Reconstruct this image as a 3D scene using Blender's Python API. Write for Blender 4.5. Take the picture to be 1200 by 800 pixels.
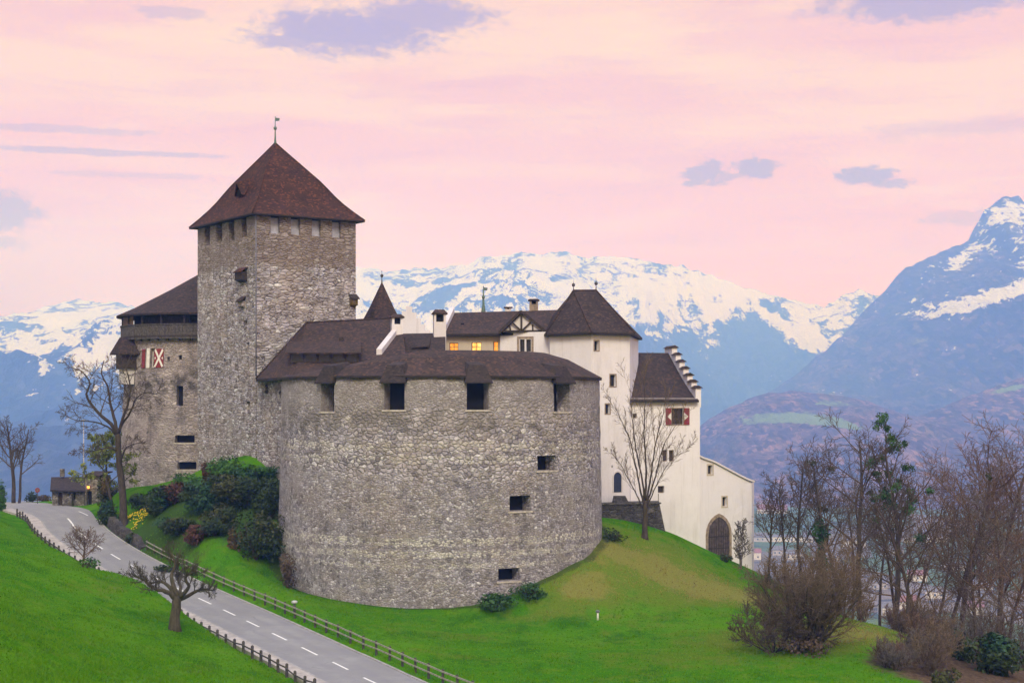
import bpy, math, random
import numpy as np
from mathutils import Vector, Matrix, noise as mn

R_ = math.radians
SC = bpy.context.scene
COL = SC.collection
for o in list(bpy.data.objects):
    bpy.data.objects.remove(o)

# ------------------------------------------------------------------ camera
F, HOR = 1800.0, 470.0          # focal length in photo pixels, horizon row (photo is 1200 x 800)
cam = bpy.data.cameras.new('camera')
cam.lens, cam.sensor_width = 36.0 * F / 1200.0, 36.0
cam.shift_y = (HOR - 400.0) / 1200.0
cam.clip_start, cam.clip_end = 0.5, 60000.0
co = bpy.data.objects.new('camera', cam); COL.objects.link(co)
co.location = (0, 0, 0); co.rotation_euler = (R_(90), 0, 0)
SC.camera = co

# ------------------------------------------------------------------ render settings
SC.render.engine = 'CYCLES'
SC.view_settings.view_transform = 'Standard'
SC.view_settings.look = 'None'
SC.view_settings.gamma = 1.0
SC.view_settings.exposure = 0.12
SC.view_settings.use_curve_mapping = False
cy = SC.cycles
cy.use_denoising = True
try: cy.denoiser = 'OPENIMAGEDENOISE'
except Exception: pass
cy.max_bounces = 6; cy.diffuse_bounces = 3; cy.glossy_bounces = 2
cy.volume_bounces = 3; cy.transparent_max_bounces = 8
cy.sample_clamp_indirect = 6.0

# ------------------------------------------------------------------ node helper
class NT:
    def __init__(s, nt):
        s.nt = nt; s.n = nt.nodes; s.l = nt.links
    def node(s, t, ins=None, **kw):
        n = s.n.new(t)
        for k, v in kw.items(): setattr(n, k, v)
        for k, v in (ins or {}).items(): s.set(n.inputs[k], v)
        return n
    def set(s, sock, v):
        if isinstance(v, bpy.types.NodeSocket): s.l.new(v, sock)
        elif isinstance(v, bpy.types.Node): s.l.new(v.outputs[0], sock)
        else:
            if sock.type == 'RGBA' and len(v) == 3: v = (*v, 1)
            sock.default_value = v
    def math(s, op, a, b=0.0, c=0.0, clamp=False):
        n = s.n.new('ShaderNodeMath'); n.operation = op; n.use_clamp = clamp
        s.set(n.inputs[0], a); s.set(n.inputs[1], b); s.set(n.inputs[2], c)
        return n.outputs[0]
    def mix(s, f, a, b, mode='MIX'):
        n = s.n.new('ShaderNodeMix'); n.data_type = 'RGBA'; n.blend_type = mode
        n.clamp_factor = True
        s.set(n.inputs[0], f); s.set(n.inputs[6], a); s.set(n.inputs[7], b)
        return n.outputs[2]
    def ramp(s, f, stops, interp='LINEAR'):
        n = s.n.new('ShaderNodeValToRGB'); cr = n.color_ramp; cr.interpolation = interp
        while len(cr.elements) < len(stops): cr.elements.new(0.5)
        for e, (p, c) in zip(cr.elements, stops):
            e.position = p
            e.color = (*c, 1) if not isinstance(c, (int, float)) else (c, c, c, 1)
        s.set(n.inputs[0], f)
        return n.outputs[0]
    def smooth(s, x, a, b, lo=0.0, hi=1.0):
        n = s.n.new('ShaderNodeMapRange'); n.interpolation_type = 'SMOOTHSTEP'
        s.set(n.inputs[0], x)
        for i, v in ((1, a), (2, b), (3, lo), (4, hi)): s.set(n.inputs[i], v)
        return n.outputs[0]
    def noise(s, vec, scale, detail=4, rough=0.55, dist=0.0):
        n = s.node('ShaderNodeTexNoise', {'Vector': vec, 'Scale': scale, 'Detail': detail, 'Roughness': rough, 'Distortion': dist})
        return n.outputs[0]
    def mapping(s, vec, scale=(1, 1, 1), loc=(0, 0, 0), rot=(0, 0, 0)):
        return s.node('ShaderNodeMapping', {'Vector': vec, 'Scale': scale, 'Location': loc, 'Rotation': rot}).outputs[0]

# ------------------------------------------------------------------ sky
SUN_EL, SUN_AZ = R_(40), R_(178)      # azimuth clockwise from +Y (behind the camera)
wd = bpy.data.worlds.new('World'); SC.world = wd; wd.use_nodes = True
w = NT(wd.node_tree); w.n.clear()
tc = w.node('ShaderNodeTexCoord').outputs['Generated']
sep = w.node('ShaderNodeSeparateXYZ', {0: tc})
dx, dy, dz = sep.outputs
sky = w.node('ShaderNodeTexSky', sky_type='NISHITA')
sky.sun_disc = False; sky.sun_elevation = SUN_EL; sky.sun_rotation = SUN_AZ
sky.altitude = 600
bg1 = w.node('ShaderNodeBackground', {'Color': sky.outputs[0], 'Strength': 0.09})
# the glowing sheet of high cloud
stv = w.mapping(tc, scale=(1.6, 1.6, 11.0))
streak = w.noise(stv, 2.3, 5, 0.55, 0.35)
big = w.noise(w.mapping(tc, scale=(1.0, 1.0, 4.0), loc=(3.1, 0.4, 0)), 2.2, 3, 0.5)
base = w.ramp(dz, [(0.0, (1.50, 0.62, 0.0)), (0.075, (1.32, 0.63, 0.0)), (0.13, (1.12, 0.62, 0.0)),
                   (0.19, (1.02, 0.62, 0.16)), (0.26, (0.99, 0.64, 0.34)), (0.36, (0.98, 0.80, 0.80)), (0.6, (0.86, 0.86, 1.16)), (1.0, (0.78, 0.88, 1.55))])
peach = w.mix(0.55, base, (1.12, 0.80, 0.06), 'MIX')
pink = w.mix(0.45, base, (0.98, 0.47, 0.20), 'MIX')
sk = w.smooth(streak, 0.40, 0.62)
band = w.mix(sk, pink, peach)
veil = w.noise(w.mapping(tc, scale=(1.3, 1.3, 13.0), loc=(1.7, 5.0, 0.3)), 5.5, 7, 0.62, 0.6)
band = w.mix(w.smooth(veil, 0.52, 0.68, 0.0, 0.40), band, (0.88, 0.44, 0.28))
band = w.mix(w.smooth(veil, 0.46, 0.33, 0.0, 0.42), band, (1.14, 0.84, 0.14))
fade = w.smooth(dz, 0.28, 0.45)
band = w.mix(fade, band, base)
lav = w.math('MULTIPLY', w.smooth(dx, -0.06, -0.36), w.smooth(dz, 0.19, 0.04))
lav = w.math('MULTIPLY', lav, w.smooth(big, 0.35, 0.65, 0.35, 0.95))
band = w.mix(lav, band, (0.86, 0.52, 0.34))
# separate small lavender clouds
nz1 = w.noise(w.mapping(tc, scale=(1, 1, 2.4)), 16.0, 6, 0.62, 0.3)
nz2 = w.noise(w.mapping(tc, scale=(1, 1, 2.0)), 75.0, 5, 0.6, 0.4)
nz3 = w.noise(w.mapping(tc, scale=(1, 1, 1.5)), 190.0, 5, 0.62, 0.5)
wob = w.math('ADD', w.math('MULTIPLY', w.math('SUBTRACT', nz1, 0.5), 2.2), w.math('MULTIPLY', w.math('SUBTRACT', nz2, 0.5), 2.2))
wob = w.math('ADD', wob, w.math('MULTIPLY', w.math('SUBTRACT', nz3, 0.5), 1.2))
mask = None
for (px, py, rx, rz, st, wv) in [(415, 38, 150, 36, 1.0, .42), (490, 20, 115, 26, 0.95, .42), (340, 48, 80, 13, 0.9, .5), (1095, 0, 165, 32, 0.95, .45), (828, 203, 34, 17, 0.85, .85), (882, 197, 36, 16, 0.9, .85), (850, 207, 40, 7, 0.7, .8),
                             (1018, 207, 42, 13, 0.95, .8), (1045, 214, 34, 7, 0.8, .8), (-5, 248, 50, 30, 0.8, .55), (-10, 284, 48, 12, 0.5, .6), (110, 178, 190, 5, 0.6, .5), (60, 151, 150, 6, 0.45, .6), (205, 16, 60, 9, 0.45, .7), (1140, 255, 65, 11, 0.4, .7), (150, 205, 120, 5, .3, .7), (1130, 150, 120, 14, .25, .8)]:
    v = Vector(((px - 600) / F, 1, (HOR - py) / F)); L = v.length; v.normalize()
    a = w.math('DIVIDE', w.math('SUBTRACT', dx, v.x), rx / F / L)
    b = w.math('DIVIDE', w.math('SUBTRACT', dz, v.z), rz / F / L)
    d = w.math('SQRT', w.math('ADD', w.math('MULTIPLY', a, a), w.math('MULTIPLY', b, b)))
    d = w.math('ADD', d, w.math('MULTIPLY', wob, wv))
    m = w.math('MULTIPLY', w.smooth(d, 1.0, 0.45), st)
    mask = m if mask is None else w.math('MAXIMUM', mask, m)
mask = w.math('MULTIPLY', mask, w.smooth(dy, 0.1, 0.3))
band = w.mix(mask, band, (0.47, 0.31, 0.39))
bg2 = w.node('ShaderNodeBackground', {'Color': band, 'Strength': 1.0})
ms = w.node('ShaderNodeMixShader', {0: 0.90, 1: bg1.outputs[0], 2: bg2.outputs[0]})
wo = w.node('ShaderNodeOutputWorld', {'Surface': ms.outputs[0]})

# ------------------------------------------------------------------ sun (veiled)
sl = bpy.data.lights.new('sun', 'SUN'); sl.energy = 2.6; sl.angle = R_(22); sl.color = (1.0, 0.955, 1.0)
so = bpy.data.objects.new('sun', sl); COL.objects.link(so)
sd = Vector((math.sin(SUN_AZ) * math.cos(SUN_EL), math.cos(SUN_AZ) * math.cos(SUN_EL), math.sin(SUN_EL)))
so.rotation_euler = sd.to_track_quat('Z', 'Y').to_euler(); so.location = sd * 300

# ------------------------------------------------------------------ geometry helpers
def P(px, py, Y): return Vector(((px - 600) * Y / F, Y, (HOR - py) * Y / F))
def X(px, Y): return (px - 600) * Y / F
def Z(py, Y): return (HOR - py) * Y / F

def world_loc(o):
    v = Vector((0, 0, 0))
    while o is not None:
        v += o.location; o = o.parent
    return v

class MB:
    """collects faces in world coordinates and links them as one mesh"""
    def __init__(s): s.v = []; s.f = []; s.m = []; s.sm = []
    def add(s, pts, faces, mi=0, smooth=False):
        b = len(s.v); s.v.extend(tuple(p) for p in pts)
        for f in faces:
            s.f.append([b + i for i in f]); s.m.append(mi); s.sm.append(smooth)
    def quad(s, a, b, c, d, mi=0): s.add([a, b, c, d], [(0, 1, 2, 3)], mi)
    def tri(s, a, b, c, mi=0): s.add([a, b, c], [(0, 1, 2)], mi)
    def box(s, c, size, rz=0.0, mi=0):
        hx, hy, hz = size[0] / 2, size[1] / 2, size[2] / 2
        cs, sn = math.cos(rz), math.sin(rz); pts = []
        for dz in (-hz, hz):
            for ax, ay in ((-hx, -hy), (hx, -hy), (hx, hy), (-hx, hy)):
                pts.append((c[0] + ax * cs - ay * sn, c[1] + ax * sn + ay * cs, c[2] + dz))
        s.add(pts, [(3, 2, 1, 0), (4, 5, 6, 7), (0, 1, 5, 4), (1, 2, 6, 5), (2, 3, 7, 6), (3, 0, 4, 7)], mi)
    def bar(s, a, b, wd, ht, mi=0, up=(0, 0, 1)):
        a, b = Vector(a), Vector(b); d = (b - a).normalized(); u = Vector(up)
        sd = d.cross(u)
        if sd.length < 1e-4: sd = d.cross(Vector((0, 1, 0)))
        sd.normalize(); u = sd.cross(d).normalized()
        pts = []
        for p in (a, b):
            for i, j in ((-1, -1), (1, -1), (1, 1), (-1, 1)):
                pts.append(p + sd * (i * wd / 2) + u * (j * ht / 2))
        s.add(pts, [(3, 2, 1, 0), (4, 5, 6, 7), (0, 1, 5, 4), (1, 2, 6, 5), (2, 3, 7, 6), (3, 0, 4, 7)], mi)
    def prism(s, poly, z0, z1, mi=0, caps=True):
        n = len(poly); pts = [(p[0], p[1], z0) for p in poly] + [(p[0], p[1], z1) for p in poly]
        fs = [(i, (i + 1) % n, n + (i + 1) % n, n + i) for i in range(n)]
        if caps: fs += [tuple(reversed(range(n))), tuple(range(n, 2 * n))]
        s.add(pts, fs, mi)
    def slab(s, poly, t, mi=0):
        """thick plate: polygon of 3-D points, extruded down by t"""
        n = len(poly); pts = [tuple(p) for p in poly] + [(p[0], p[1], p[2] - t) for p in poly]
        fs = [tuple(range(n)), tuple(reversed(range(n, 2 * n)))]
        fs += [((i + 1) % n, i, n + i, n + (i + 1) % n) for i in range(n)]
        s.add(pts, fs, mi)
    def tube(s, pts, rads, n=5, mi=0, cap=True):
        b = len(s.v); k = len(pts); ref = Vector((0.31, 0.77, 0.55)); prev = None
        for i in range(k):
            d = (pts[min(i + 1, k - 1)] - pts[max(i - 1, 0)])
            if d.length < 1e-9: d = Vector((0, 0, 1))
            d.normalize()
            if prev is None:
                a = d.cross(ref)
                if a.length < 0.05: a = d.cross(Vector((1, 0, 0)))
            else:
                a = prev - d * prev.dot(d)
                if a.length < 1e-5: a = d.cross(ref)
            a.normalize(); prev = a; c = d.cross(a)
            for j in range(n):
                t = 2 * math.pi * j / n
                s.v.append(tuple(pts[i] + (a * math.cos(t) + c * math.sin(t)) * rads[i]))
        for i in range(k - 1):
            for j in range(n):
                j2 = (j + 1) % n
                s.f.append([b + i * n + j, b + i * n + j2, b + (i + 1) * n + j2, b + (i + 1) * n + j]); s.m.append(mi); s.sm.append(True)
        if cap:
            s.f.append([b + (k - 1) * n + j for j in range(n)]); s.m.append(mi); s.sm.append(False)
            s.f.append([b + j for j in reversed(range(n))]); s.m.append(mi); s.sm.append(False)
    def lathe(s, c, prof, n=12, mi=0, smooth=True):
        """prof: list of (r, z) about centre c"""
        pts = []
        for r, z in prof:
            for j in range(n):
                t = 2 * math.pi * (j + 0.5) / n
                pts.append((c[0] + r * math.cos(t), c[1] + r * math.sin(t), c[2] + z))
        fs = []
        for i in range(len(prof) - 1):
            for j in range(n):
                fs.append((i * n + j, i * n + (j + 1) % n, (i + 1) * n + (j + 1) % n, (i + 1) * n + j))
        fs.append(tuple(range((len(prof) - 1) * n, len(prof) * n))); fs.append(tuple(reversed(range(n))))
        s.add(pts, fs, mi, smooth)
    def build(s, name, mats, parent=None, kind=None):
        if not isinstance(mats, (list, tuple)): mats = [mats]
        off = world_loc(parent) if parent else Vector((0, 0, 0))
        me = bpy.data.meshes.new(name)
        me.from_pydata([(v[0] - off.x, v[1] - off.y, v[2] - off.z) for v in s.v], [], s.f)
        for m in mats: me.materials.append(m)
        me.polygons.foreach_set('material_index', s.m)
        me.polygons.foreach_set('use_smooth', s.sm)
        me.update()
        o = bpy.data.objects.new(name, me); COL.objects.link(o)
        if parent: o.parent = parent
        if kind: o['kind'] = kind
        return o

def thing(name, label, cat, loc, group=None):
    o = bpy.data.objects.new(name, None); COL.objects.link(o)
    o.location = loc; o.empty_display_size = 0.5
    o['label'] = label; o['category'] = cat
    if group: o['group'] = group
    return o

def copy_tree(o, parent=None):
    c = o.copy(); COL.objects.link(c); c.parent = parent
    for ch in list(o.children): copy_tree(ch, c)
    return c

# ------------------------------------------------------------------ materials
def newmat(name):
    m = bpy.data.materials.new(name); m.use_nodes = True
    t = NT(m.node_tree); b = t.n['Principled BSDF']
    b.inputs['Roughness'].default_value = 0.9
    b.inputs['Specular IOR Level'].default_value = 0.25
    return m, t, b
def geo(t): return t.node('ShaderNodeNewGeometry').outputs['Position']
def bump(t, b, h, strength=0.5, dist=0.05):
    n = t.node('ShaderNodeBump', {'Height': h, 'Strength': strength, 'Distance': dist})
    t.l.new(n.outputs[0], b.inputs['Normal'])

def plain(name, col, var=0.25, scale=3.0, rough=0.85, spec=0.25, bmp=0.0):
    m, t, b = newmat(name); p = geo(t)
    n = t.noise(p, scale, 4, 0.6)
    f = t.smooth(n, 0.3, 0.7, 1 - var, 1 + var)
    c = t.node('ShaderNodeVectorMath', {0: tuple(col), 1: t.node('ShaderNodeCombineXYZ', {0: f, 1: f, 2: f}).outputs[0]}, operation='MULTIPLY').outputs[0]
    t.l.new(c, b.inputs['Base Color'])
    b.inputs['Roughness'].default_value = rough; b.inputs['Specular IOR Level'].default_value = spec
    if bmp: bump(t, b, n, bmp, 0.03)
    return m

def stone_mat(name, ramp, mortar, s1=1.5, s2=2.6, stain=0.5, tan=(0.30, 0.24, 0.17), top=None, flat=1.5, mort_w=0.06, coarse=None, bands=(), fine_mortar=None, rnd=0.9, tan_amt=0.55, dark_under=None, smear=0.0):
    """rubble masonry: two sizes of stone in irregular zones, joints, weathering"""
    m, t, b = newmat(name); p = geo(t)
    wob = t.node('ShaderNodeTexNoise', {'Vector': p, 'Scale': 1.7, 'Detail': 3.0})
    pv = t.node('ShaderNodeVectorMath', {0: p, 1: t.node('ShaderNodeVectorMath', {0: wob.outputs['Color'], 1: (0.30, 0.30, 0.22)}, operation='MULTIPLY').outputs[0]}, operation='ADD').outputs[0]
    wob2 = t.node('ShaderNodeTexNoise', {'Vector': p, 'Scale': 6.0, 'Detail': 2.0})
    pv = t.node('ShaderNodeVectorMath', {0: pv, 1: t.node('ShaderNodeVectorMath', {0: wob2.outputs['Color'], 1: (0.16, 0.16, 0.12)}, operation='MULTIPLY').outputs[0]}, operation='ADD').outputs[0]
    q = t.mapping(pv, scale=(1, 1, flat))
    z = t.node('ShaderNodeSeparateXYZ', {0: p}).outputs[2]
    zone = t.noise(t.mapping(p, scale=(1, 1, 2.4)), 0.22, 4, 0.6)
    if coarse:
        zn = t.math('ADD', z, t.math('MULTIPLY', t.math('SUBTRACT', zone, 0.5), 7.0))
        sel = t.math('SUBTRACT', 1.0, t.math('MULTIPLY', t.smooth(zn, coarse[0] - 1.0, coarse[0] + 1.0), t.smooth(zn, coarse[1] + 0.6, coarse[1] - 0.6)))
    else: sel = t.smooth(zone, 0.46, 0.54)
    cols, edges, vals = [], [], []
    for s in (s1, s2):
        v = t.node('ShaderNodeTexVoronoi', {'Vector': q, 'Scale': s, 'Randomness': rnd})
        e = t.node('ShaderNodeTexVoronoi', {'Vector': q, 'Scale': s, 'Randomness': rnd}, feature='DISTANCE_TO_EDGE')
        sc_ = t.node('ShaderNodeSeparateColor', {0: v.outputs['Color']})
        cols.append(t.ramp(sc_.outputs[0], ramp)); edges.append(e.outputs[0]); vals.append(sc_.outputs[1])
    col = t.mix(sel, cols[0], cols[1])
    edge = t.node('ShaderNodeMix', {0: sel, 2: edges[0], 3: edges[1]}).outputs[0]
    val = t.node('ShaderNodeMix', {0: sel, 2: vals[0], 3: vals[1]}).outputs[0]
    for zc, hw, amt in bands:
        zb = t.math('ABSOLUTE', t.math('SUBTRACT', t.math('ADD', z, t.math('MULTIPLY', t.math('SUBTRACT', wob.outputs[0], 0.5), 0.5)), zc))
        col = t.mix(t.math('MULTIPLY', t.smooth(zb, hw, hw * 0.6), t.smooth(val, 0.40, 0.50, 0, amt)), col, (0.74, 0.71, 0.68))
    grain = t.noise(p, 8.0, 5, 0.7); patch = t.noise(p, 0.8, 4, 0.65)
    col = t.mix(1.0, col, t.ramp(grain, [(0.25, 0.60), (0.75, 1.36)]), 'MULTIPLY')
    col = t.mix(1.0, col, t.ramp(patch, [(0.3, 0.66), (0.7, 1.26)]), 'MULTIPLY')
    mo = t.mix(sel, mortar, fine_mortar or mortar)
    mo = t.mix(t.smooth(t.noise(t.mapping(p, loc=(9, 2, 6)), 1.1, 4, 0.65), 0.42, 0.60), mo, t.mix(0.30, col, (0.30, 0.27, 0.245)))
    mw = t.math('ADD', mort_w, t.math('MULTIPLY', t.math('SUBTRACT', patch, 0.5), 0.10))
    mm = t.math('SUBTRACT', 1.0, t.smooth(t.math('ADD', edge, t.math('MULTIPLY', t.math('SUBTRACT', grain, 0.5), 0.10)), 0.0, mw))
    col = t.mix(mm, col, mo)
    tn = t.noise(t.mapping(p, loc=(7, 3, 1)), 0.16, 5, 0.6)
    col = t.mix(t.smooth(tn, 0.46, 0.70, 0, tan_amt), col, t.mix(0.5, col, tan))
    st = t.noise(t.mapping(p, scale=(1, 1, 0.5), loc=(2, 9, 4)), 0.42, 7, 0.7)
    col = t.mix(t.smooth(st, 0.53, 0.70, 0, stain), col, (0.085, 0.08, 0.078))
    dr = t.noise(t.mapping(p, scale=(1, 1, 0.07), loc=(6, 2, 9)), 0.75, 6, 0.7)      # rain and damp streaks
    col = t.mix(t.smooth(dr, 0.52, 0.70, 0, 0.4), col, t.mix(0.45, (0.075, 0.07, 0.066), col))
    pl_ = t.noise(t.mapping(p, scale=(1, 1, 0.8), loc=(1, 6, 3)), 0.19, 6, 0.68)       # lighter washed areas
    col = t.mix(t.smooth(pl_, 0.52, 0.70, 0, 0.45), col, t.mix(0.5, (0.56, 0.53, 0.51), col))
    if smear:           # old mortar smeared over the stones
        sm_ = t.noise(t.mapping(p, scale=(1, 1, 1.6), loc=(4, 4, 2)), 0.55, 7, 0.72)
        col = t.mix(t.smooth(sm_, 0.48, 0.66, 0, smear), col, (0.43, 0.385, 0.345))
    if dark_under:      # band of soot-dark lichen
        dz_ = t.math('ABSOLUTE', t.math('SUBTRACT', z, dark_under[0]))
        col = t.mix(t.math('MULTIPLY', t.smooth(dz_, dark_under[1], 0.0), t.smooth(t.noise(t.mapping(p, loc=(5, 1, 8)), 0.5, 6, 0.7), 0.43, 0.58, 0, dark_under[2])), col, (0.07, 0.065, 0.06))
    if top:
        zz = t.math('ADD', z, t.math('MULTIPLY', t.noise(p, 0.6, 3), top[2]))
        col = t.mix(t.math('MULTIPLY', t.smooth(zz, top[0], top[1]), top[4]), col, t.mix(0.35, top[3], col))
    t.l.new(col, b.inputs['Base Color'])
    h = t.math('ADD', t.smooth(edge, 0.0, 0.22), t.math('MULTIPLY', grain, 0.9))
    bump(t, b, h, 1.0, 0.12)
    return m

M = {}
M['bastion_stone'] = stone_mat('bastion_stone', [(0.0, (0.206, 0.187, 0.210)), (0.22, (0.335, 0.310, 0.349)), (0.6, (0.454, 0.421, 0.480)), (0.85, (0.551, 0.519, 0.603)), (1.0, (0.772, 0.750, 0.800))],
                               (0.157, 0.141, 0.158), 2.2, 3.7, 0.62, (0.454, 0.358, 0.302), top=(-2.4, -0.9, 1.2, (0.454, 0.408, 0.407), 0.6), flat=1.25, mort_w=0.11, coarse=(-7.0, -0.6),
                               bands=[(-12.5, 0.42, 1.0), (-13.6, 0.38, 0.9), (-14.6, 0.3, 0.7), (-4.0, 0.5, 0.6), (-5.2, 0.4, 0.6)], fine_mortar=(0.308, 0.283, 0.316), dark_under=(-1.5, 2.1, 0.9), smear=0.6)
M['keep_stone'] = stone_mat('keep_stone', [(0.0, (0.237, 0.207, 0.204)), (0.2, (0.389, 0.348, 0.361)), (0.6, (0.497, 0.462, 0.506)), (0.85, (0.606, 0.576, 0.658)), (1.0, (0.772, 0.772, 0.800))],
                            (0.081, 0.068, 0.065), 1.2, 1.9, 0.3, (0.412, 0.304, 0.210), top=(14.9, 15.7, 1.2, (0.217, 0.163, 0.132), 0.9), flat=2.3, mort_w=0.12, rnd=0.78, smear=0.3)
M['drum_stone'] = stone_mat('drum_stone', [(0.0, (0.295, 0.252, 0.251)), (0.4, (0.408, 0.352, 0.358)), (0.8, (0.475, 0.418, 0.430)), (1.0, (0.558, 0.500, 0.525))],
                            (0.396, 0.345, 0.352), 1.9, 2.9, 0.7, (0.428, 0.349, 0.322), mort_w=0.12, dark_under=(2.2, 2.6, 0.85))
M['dark_stone'] = stone_mat('dark_stone', [(0.0, (0.05, 0.045, 0.045)), (0.6, (0.085, 0.08, 0.08)), (1.0, (0.13, 0.12, 0.12))], (0.05, 0.045, 0.045), 1.6, 2.4, 0.3, (0.10, 0.09, 0.07))
M['hut_stone'] = stone_mat('hut_stone', [(0.0, (0.10, 0.09, 0.085)), (0.6, (0.21, 0.195, 0.18)), (1.0, (0.34, 0.32, 0.30))], (0.13, 0.12, 0.11), 2.2, 3.2, 0.4)

def plaster(name, col):
    m, t, b = newmat(name); p = geo(t)
    n1 = t.noise(t.mapping(p, scale=(1, 1, 0.35)), 0.35, 6, 0.65); n2 = t.noise(p, 2.2, 5, 0.65); n3 = t.noise(p, 14.0, 3, 0.6)
    c = t.mix(t.smooth(n1, 0.48, 0.75, 0, 0.55), col, tuple(a * k for a, k in zip(col, (0.72, 0.70, 0.67))))
    c = t.mix(t.smooth(n2, 0.55, 0.8, 0, 0.28), c, tuple(a * 0.66 for a in col))
    c = t.mix(t.smooth(n3, 0.6, 0.8, 0, 0.22), c, tuple(a * 0.6 for a in col))
    n4 = t.noise(t.mapping(p, scale=(1, 1, 0.05), loc=(3, 1, 7)), 2.0, 5, 0.7)
    c = t.mix(t.smooth(n4, 0.52, 0.72, 0, 0.35), c, tuple(a * k for a, k in zip(col, (0.60, 0.58, 0.55))))
    t.l.new(c, b.inputs['Base Color']); bump(t, b, t.math('ADD', n2, t.math('MULTIPLY', n3, 0.5)), 0.45, 0.05)
    return m
M['plaster'] = plaster('plaster', (0.765, 0.745, 0.80))
M['plaster_grey'] = plaster('plaster_grey', (0.68, 0.65, 0.68))
M['plaster_warm'] = plaster('plaster_warm', (0.52, 0.455, 0.38))

def roof_mat(name, a, b_, c_, rows=2.2, moss=0.25):
    m, t, b = newmat(name); p = geo(t)
    n1 = t.noise(p, 0.5, 5, 0.65); n2 = t.noise(p, 5.0, 4, 0.7)
    col = t.mix(t.smooth(n1, 0.35, 0.68), a, b_)
    vor = t.node('ShaderNodeTexVoronoi', {'Vector': t.mapping(p, scale=(1, 1, 1.6)), 'Scale': 4.2})
    val = t.node('ShaderNodeSeparateColor', {0: vor.outputs['Color']}).outputs[1]
    col = t.mix(t.smooth(val, 0.72, 0.95, 0, 0.75), col, c_)
    col = t.mix(t.smooth(val, 0.25, 0.05, 0, 0.5), col, tuple(x * 0.5 for x in a))
    col = t.mix(t.smooth(n2, 0.56, 0.78, 0, moss), col, (0.11, 0.085, 0.055))
    t.l.new(col, b.inputs['Base Color'])
    wv = t.node('ShaderNodeTexWave', {'Vector': p, 'Scale': rows, 'Distortion': 0.6, 'Detail': 1.0}, bands_direction='Z', wave_profile='SAW').outputs[1]
    bump(t, b, t.math('ADD', wv, t.math('MULTIPLY', n2, 0.8)), 0.55, 0.06)
    b.inputs['Roughness'].default_value = 0.85; b.inputs['Specular IOR Level'].default_value = 0.12
    return m
M['roof_red'] = roof_mat('roof_red', (0.050, 0.028, 0.023), (0.070, 0.035, 0.026), (0.16, 0.058, 0.030))
M['roof_brown'] = roof_mat('roof_brown', (0.047, 0.036, 0.034), (0.065, 0.046, 0.042), (0.125, 0.070, 0.050))
M['roof_dark'] = roof_mat('roof_dark', (0.039, 0.031, 0.030), (0.054, 0.041, 0.038), (0.10, 0.06, 0.045))
M['roof_grey'] = roof_mat('roof_grey', (0.075, 0.07, 0.072), (0.10, 0.09, 0.092), (0.13, 0.11, 0.10))
M['wood_dark'] = plain('wood_dark', (0.045, 0.034, 0.028), 0.35, 4.0)
M['wood_grey'] = plain('wood_grey', (0.085, 0.075, 0.072), 0.45, 5.0)
M['wood_brown'] = plain('wood_brown', (0.15, 0.095, 0.06), 0.4, 4.0)
M['eave'] = plain('eave_wood', (0.030, 0.024, 0.022), 0.3, 3.0)
M['void'] = plain('dark_interior', (0.010, 0.009, 0.010), 0.2, 2.0)
M['glass'] = plain('window_glass', (0.022, 0.024, 0.032), 0.2, 1.0, rough=0.15, spec=0.5)
M['pale_board'] = plain('pale_board', (0.34, 0.35, 0.44), 0.2, 2.0, rough=0.35, spec=0.5)
M['sill'] = plain('sill_stone', (0.44, 0.40, 0.37), 0.25, 3.0)
M['frame_stone'] = plain('frame_stone', (0.28, 0.22, 0.17), 0.3, 3.0)
M['white_paint'] = plain('white_paint', (0.72, 0.70, 0.68), 0.12, 3.0, rough=0.6)
M['red_paint'] = plain('red_paint', (0.22, 0.035, 0.042), 0.2, 3.0, rough=0.6)
M['copper'] = plain('copper_green', (0.11, 0.17, 0.15), 0.3, 5.0, rough=0.6)
M['iron'] = plain('iron', (0.055, 0.055, 0.06), 0.2, 5.0, rough=0.5, spec=0.5)
M['pipe'] = plain('pipe_metal', (0.16, 0.16, 0.20), 0.15, 3.0, rough=0.5)
M['rail'] = plain('fence_rail', (0.27, 0.265, 0.22), 0.3, 4.0)
M['post'] = plain('fence_post', (0.075, 0.070, 0.065), 0.3, 4.0)
M['gate_wood'] = plain('gate_wood', (0.085, 0.068, 0.070), 0.35, 3.0)
M['metal_light'] = plain('pale_metal', (0.45, 0.46, 0.50), 0.1, 3.0, rough=0.4, spec=0.5)

def emis(name, col, st):
    m, t, b = newmat(name); p = geo(t)
    n = t.noise(p, 1.6, 3, 0.5)
    c = t.mix(t.smooth(n, 0.35, 0.65), col, tuple(x * k for x, k in zip(col, (0.75, 0.5, 0.3))))
    t.l.new(c, b.inputs['Emission Color']); b.inputs['Emission Strength'].default_value = st
    b.inputs['Base Color'].default_value = (0.05, 0.03, 0.01, 1)
    return m
M['lit'] = emis('lit_window', (1.0, 0.40, 0.05), 1.35)
M['lit_bright'] = emis('bright_window', (1.0, 0.58, 0.16), 2.0)
M['lamp'] = emis('lamp_glow', (1.0, 0.36, 0.06), 3.0)

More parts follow.
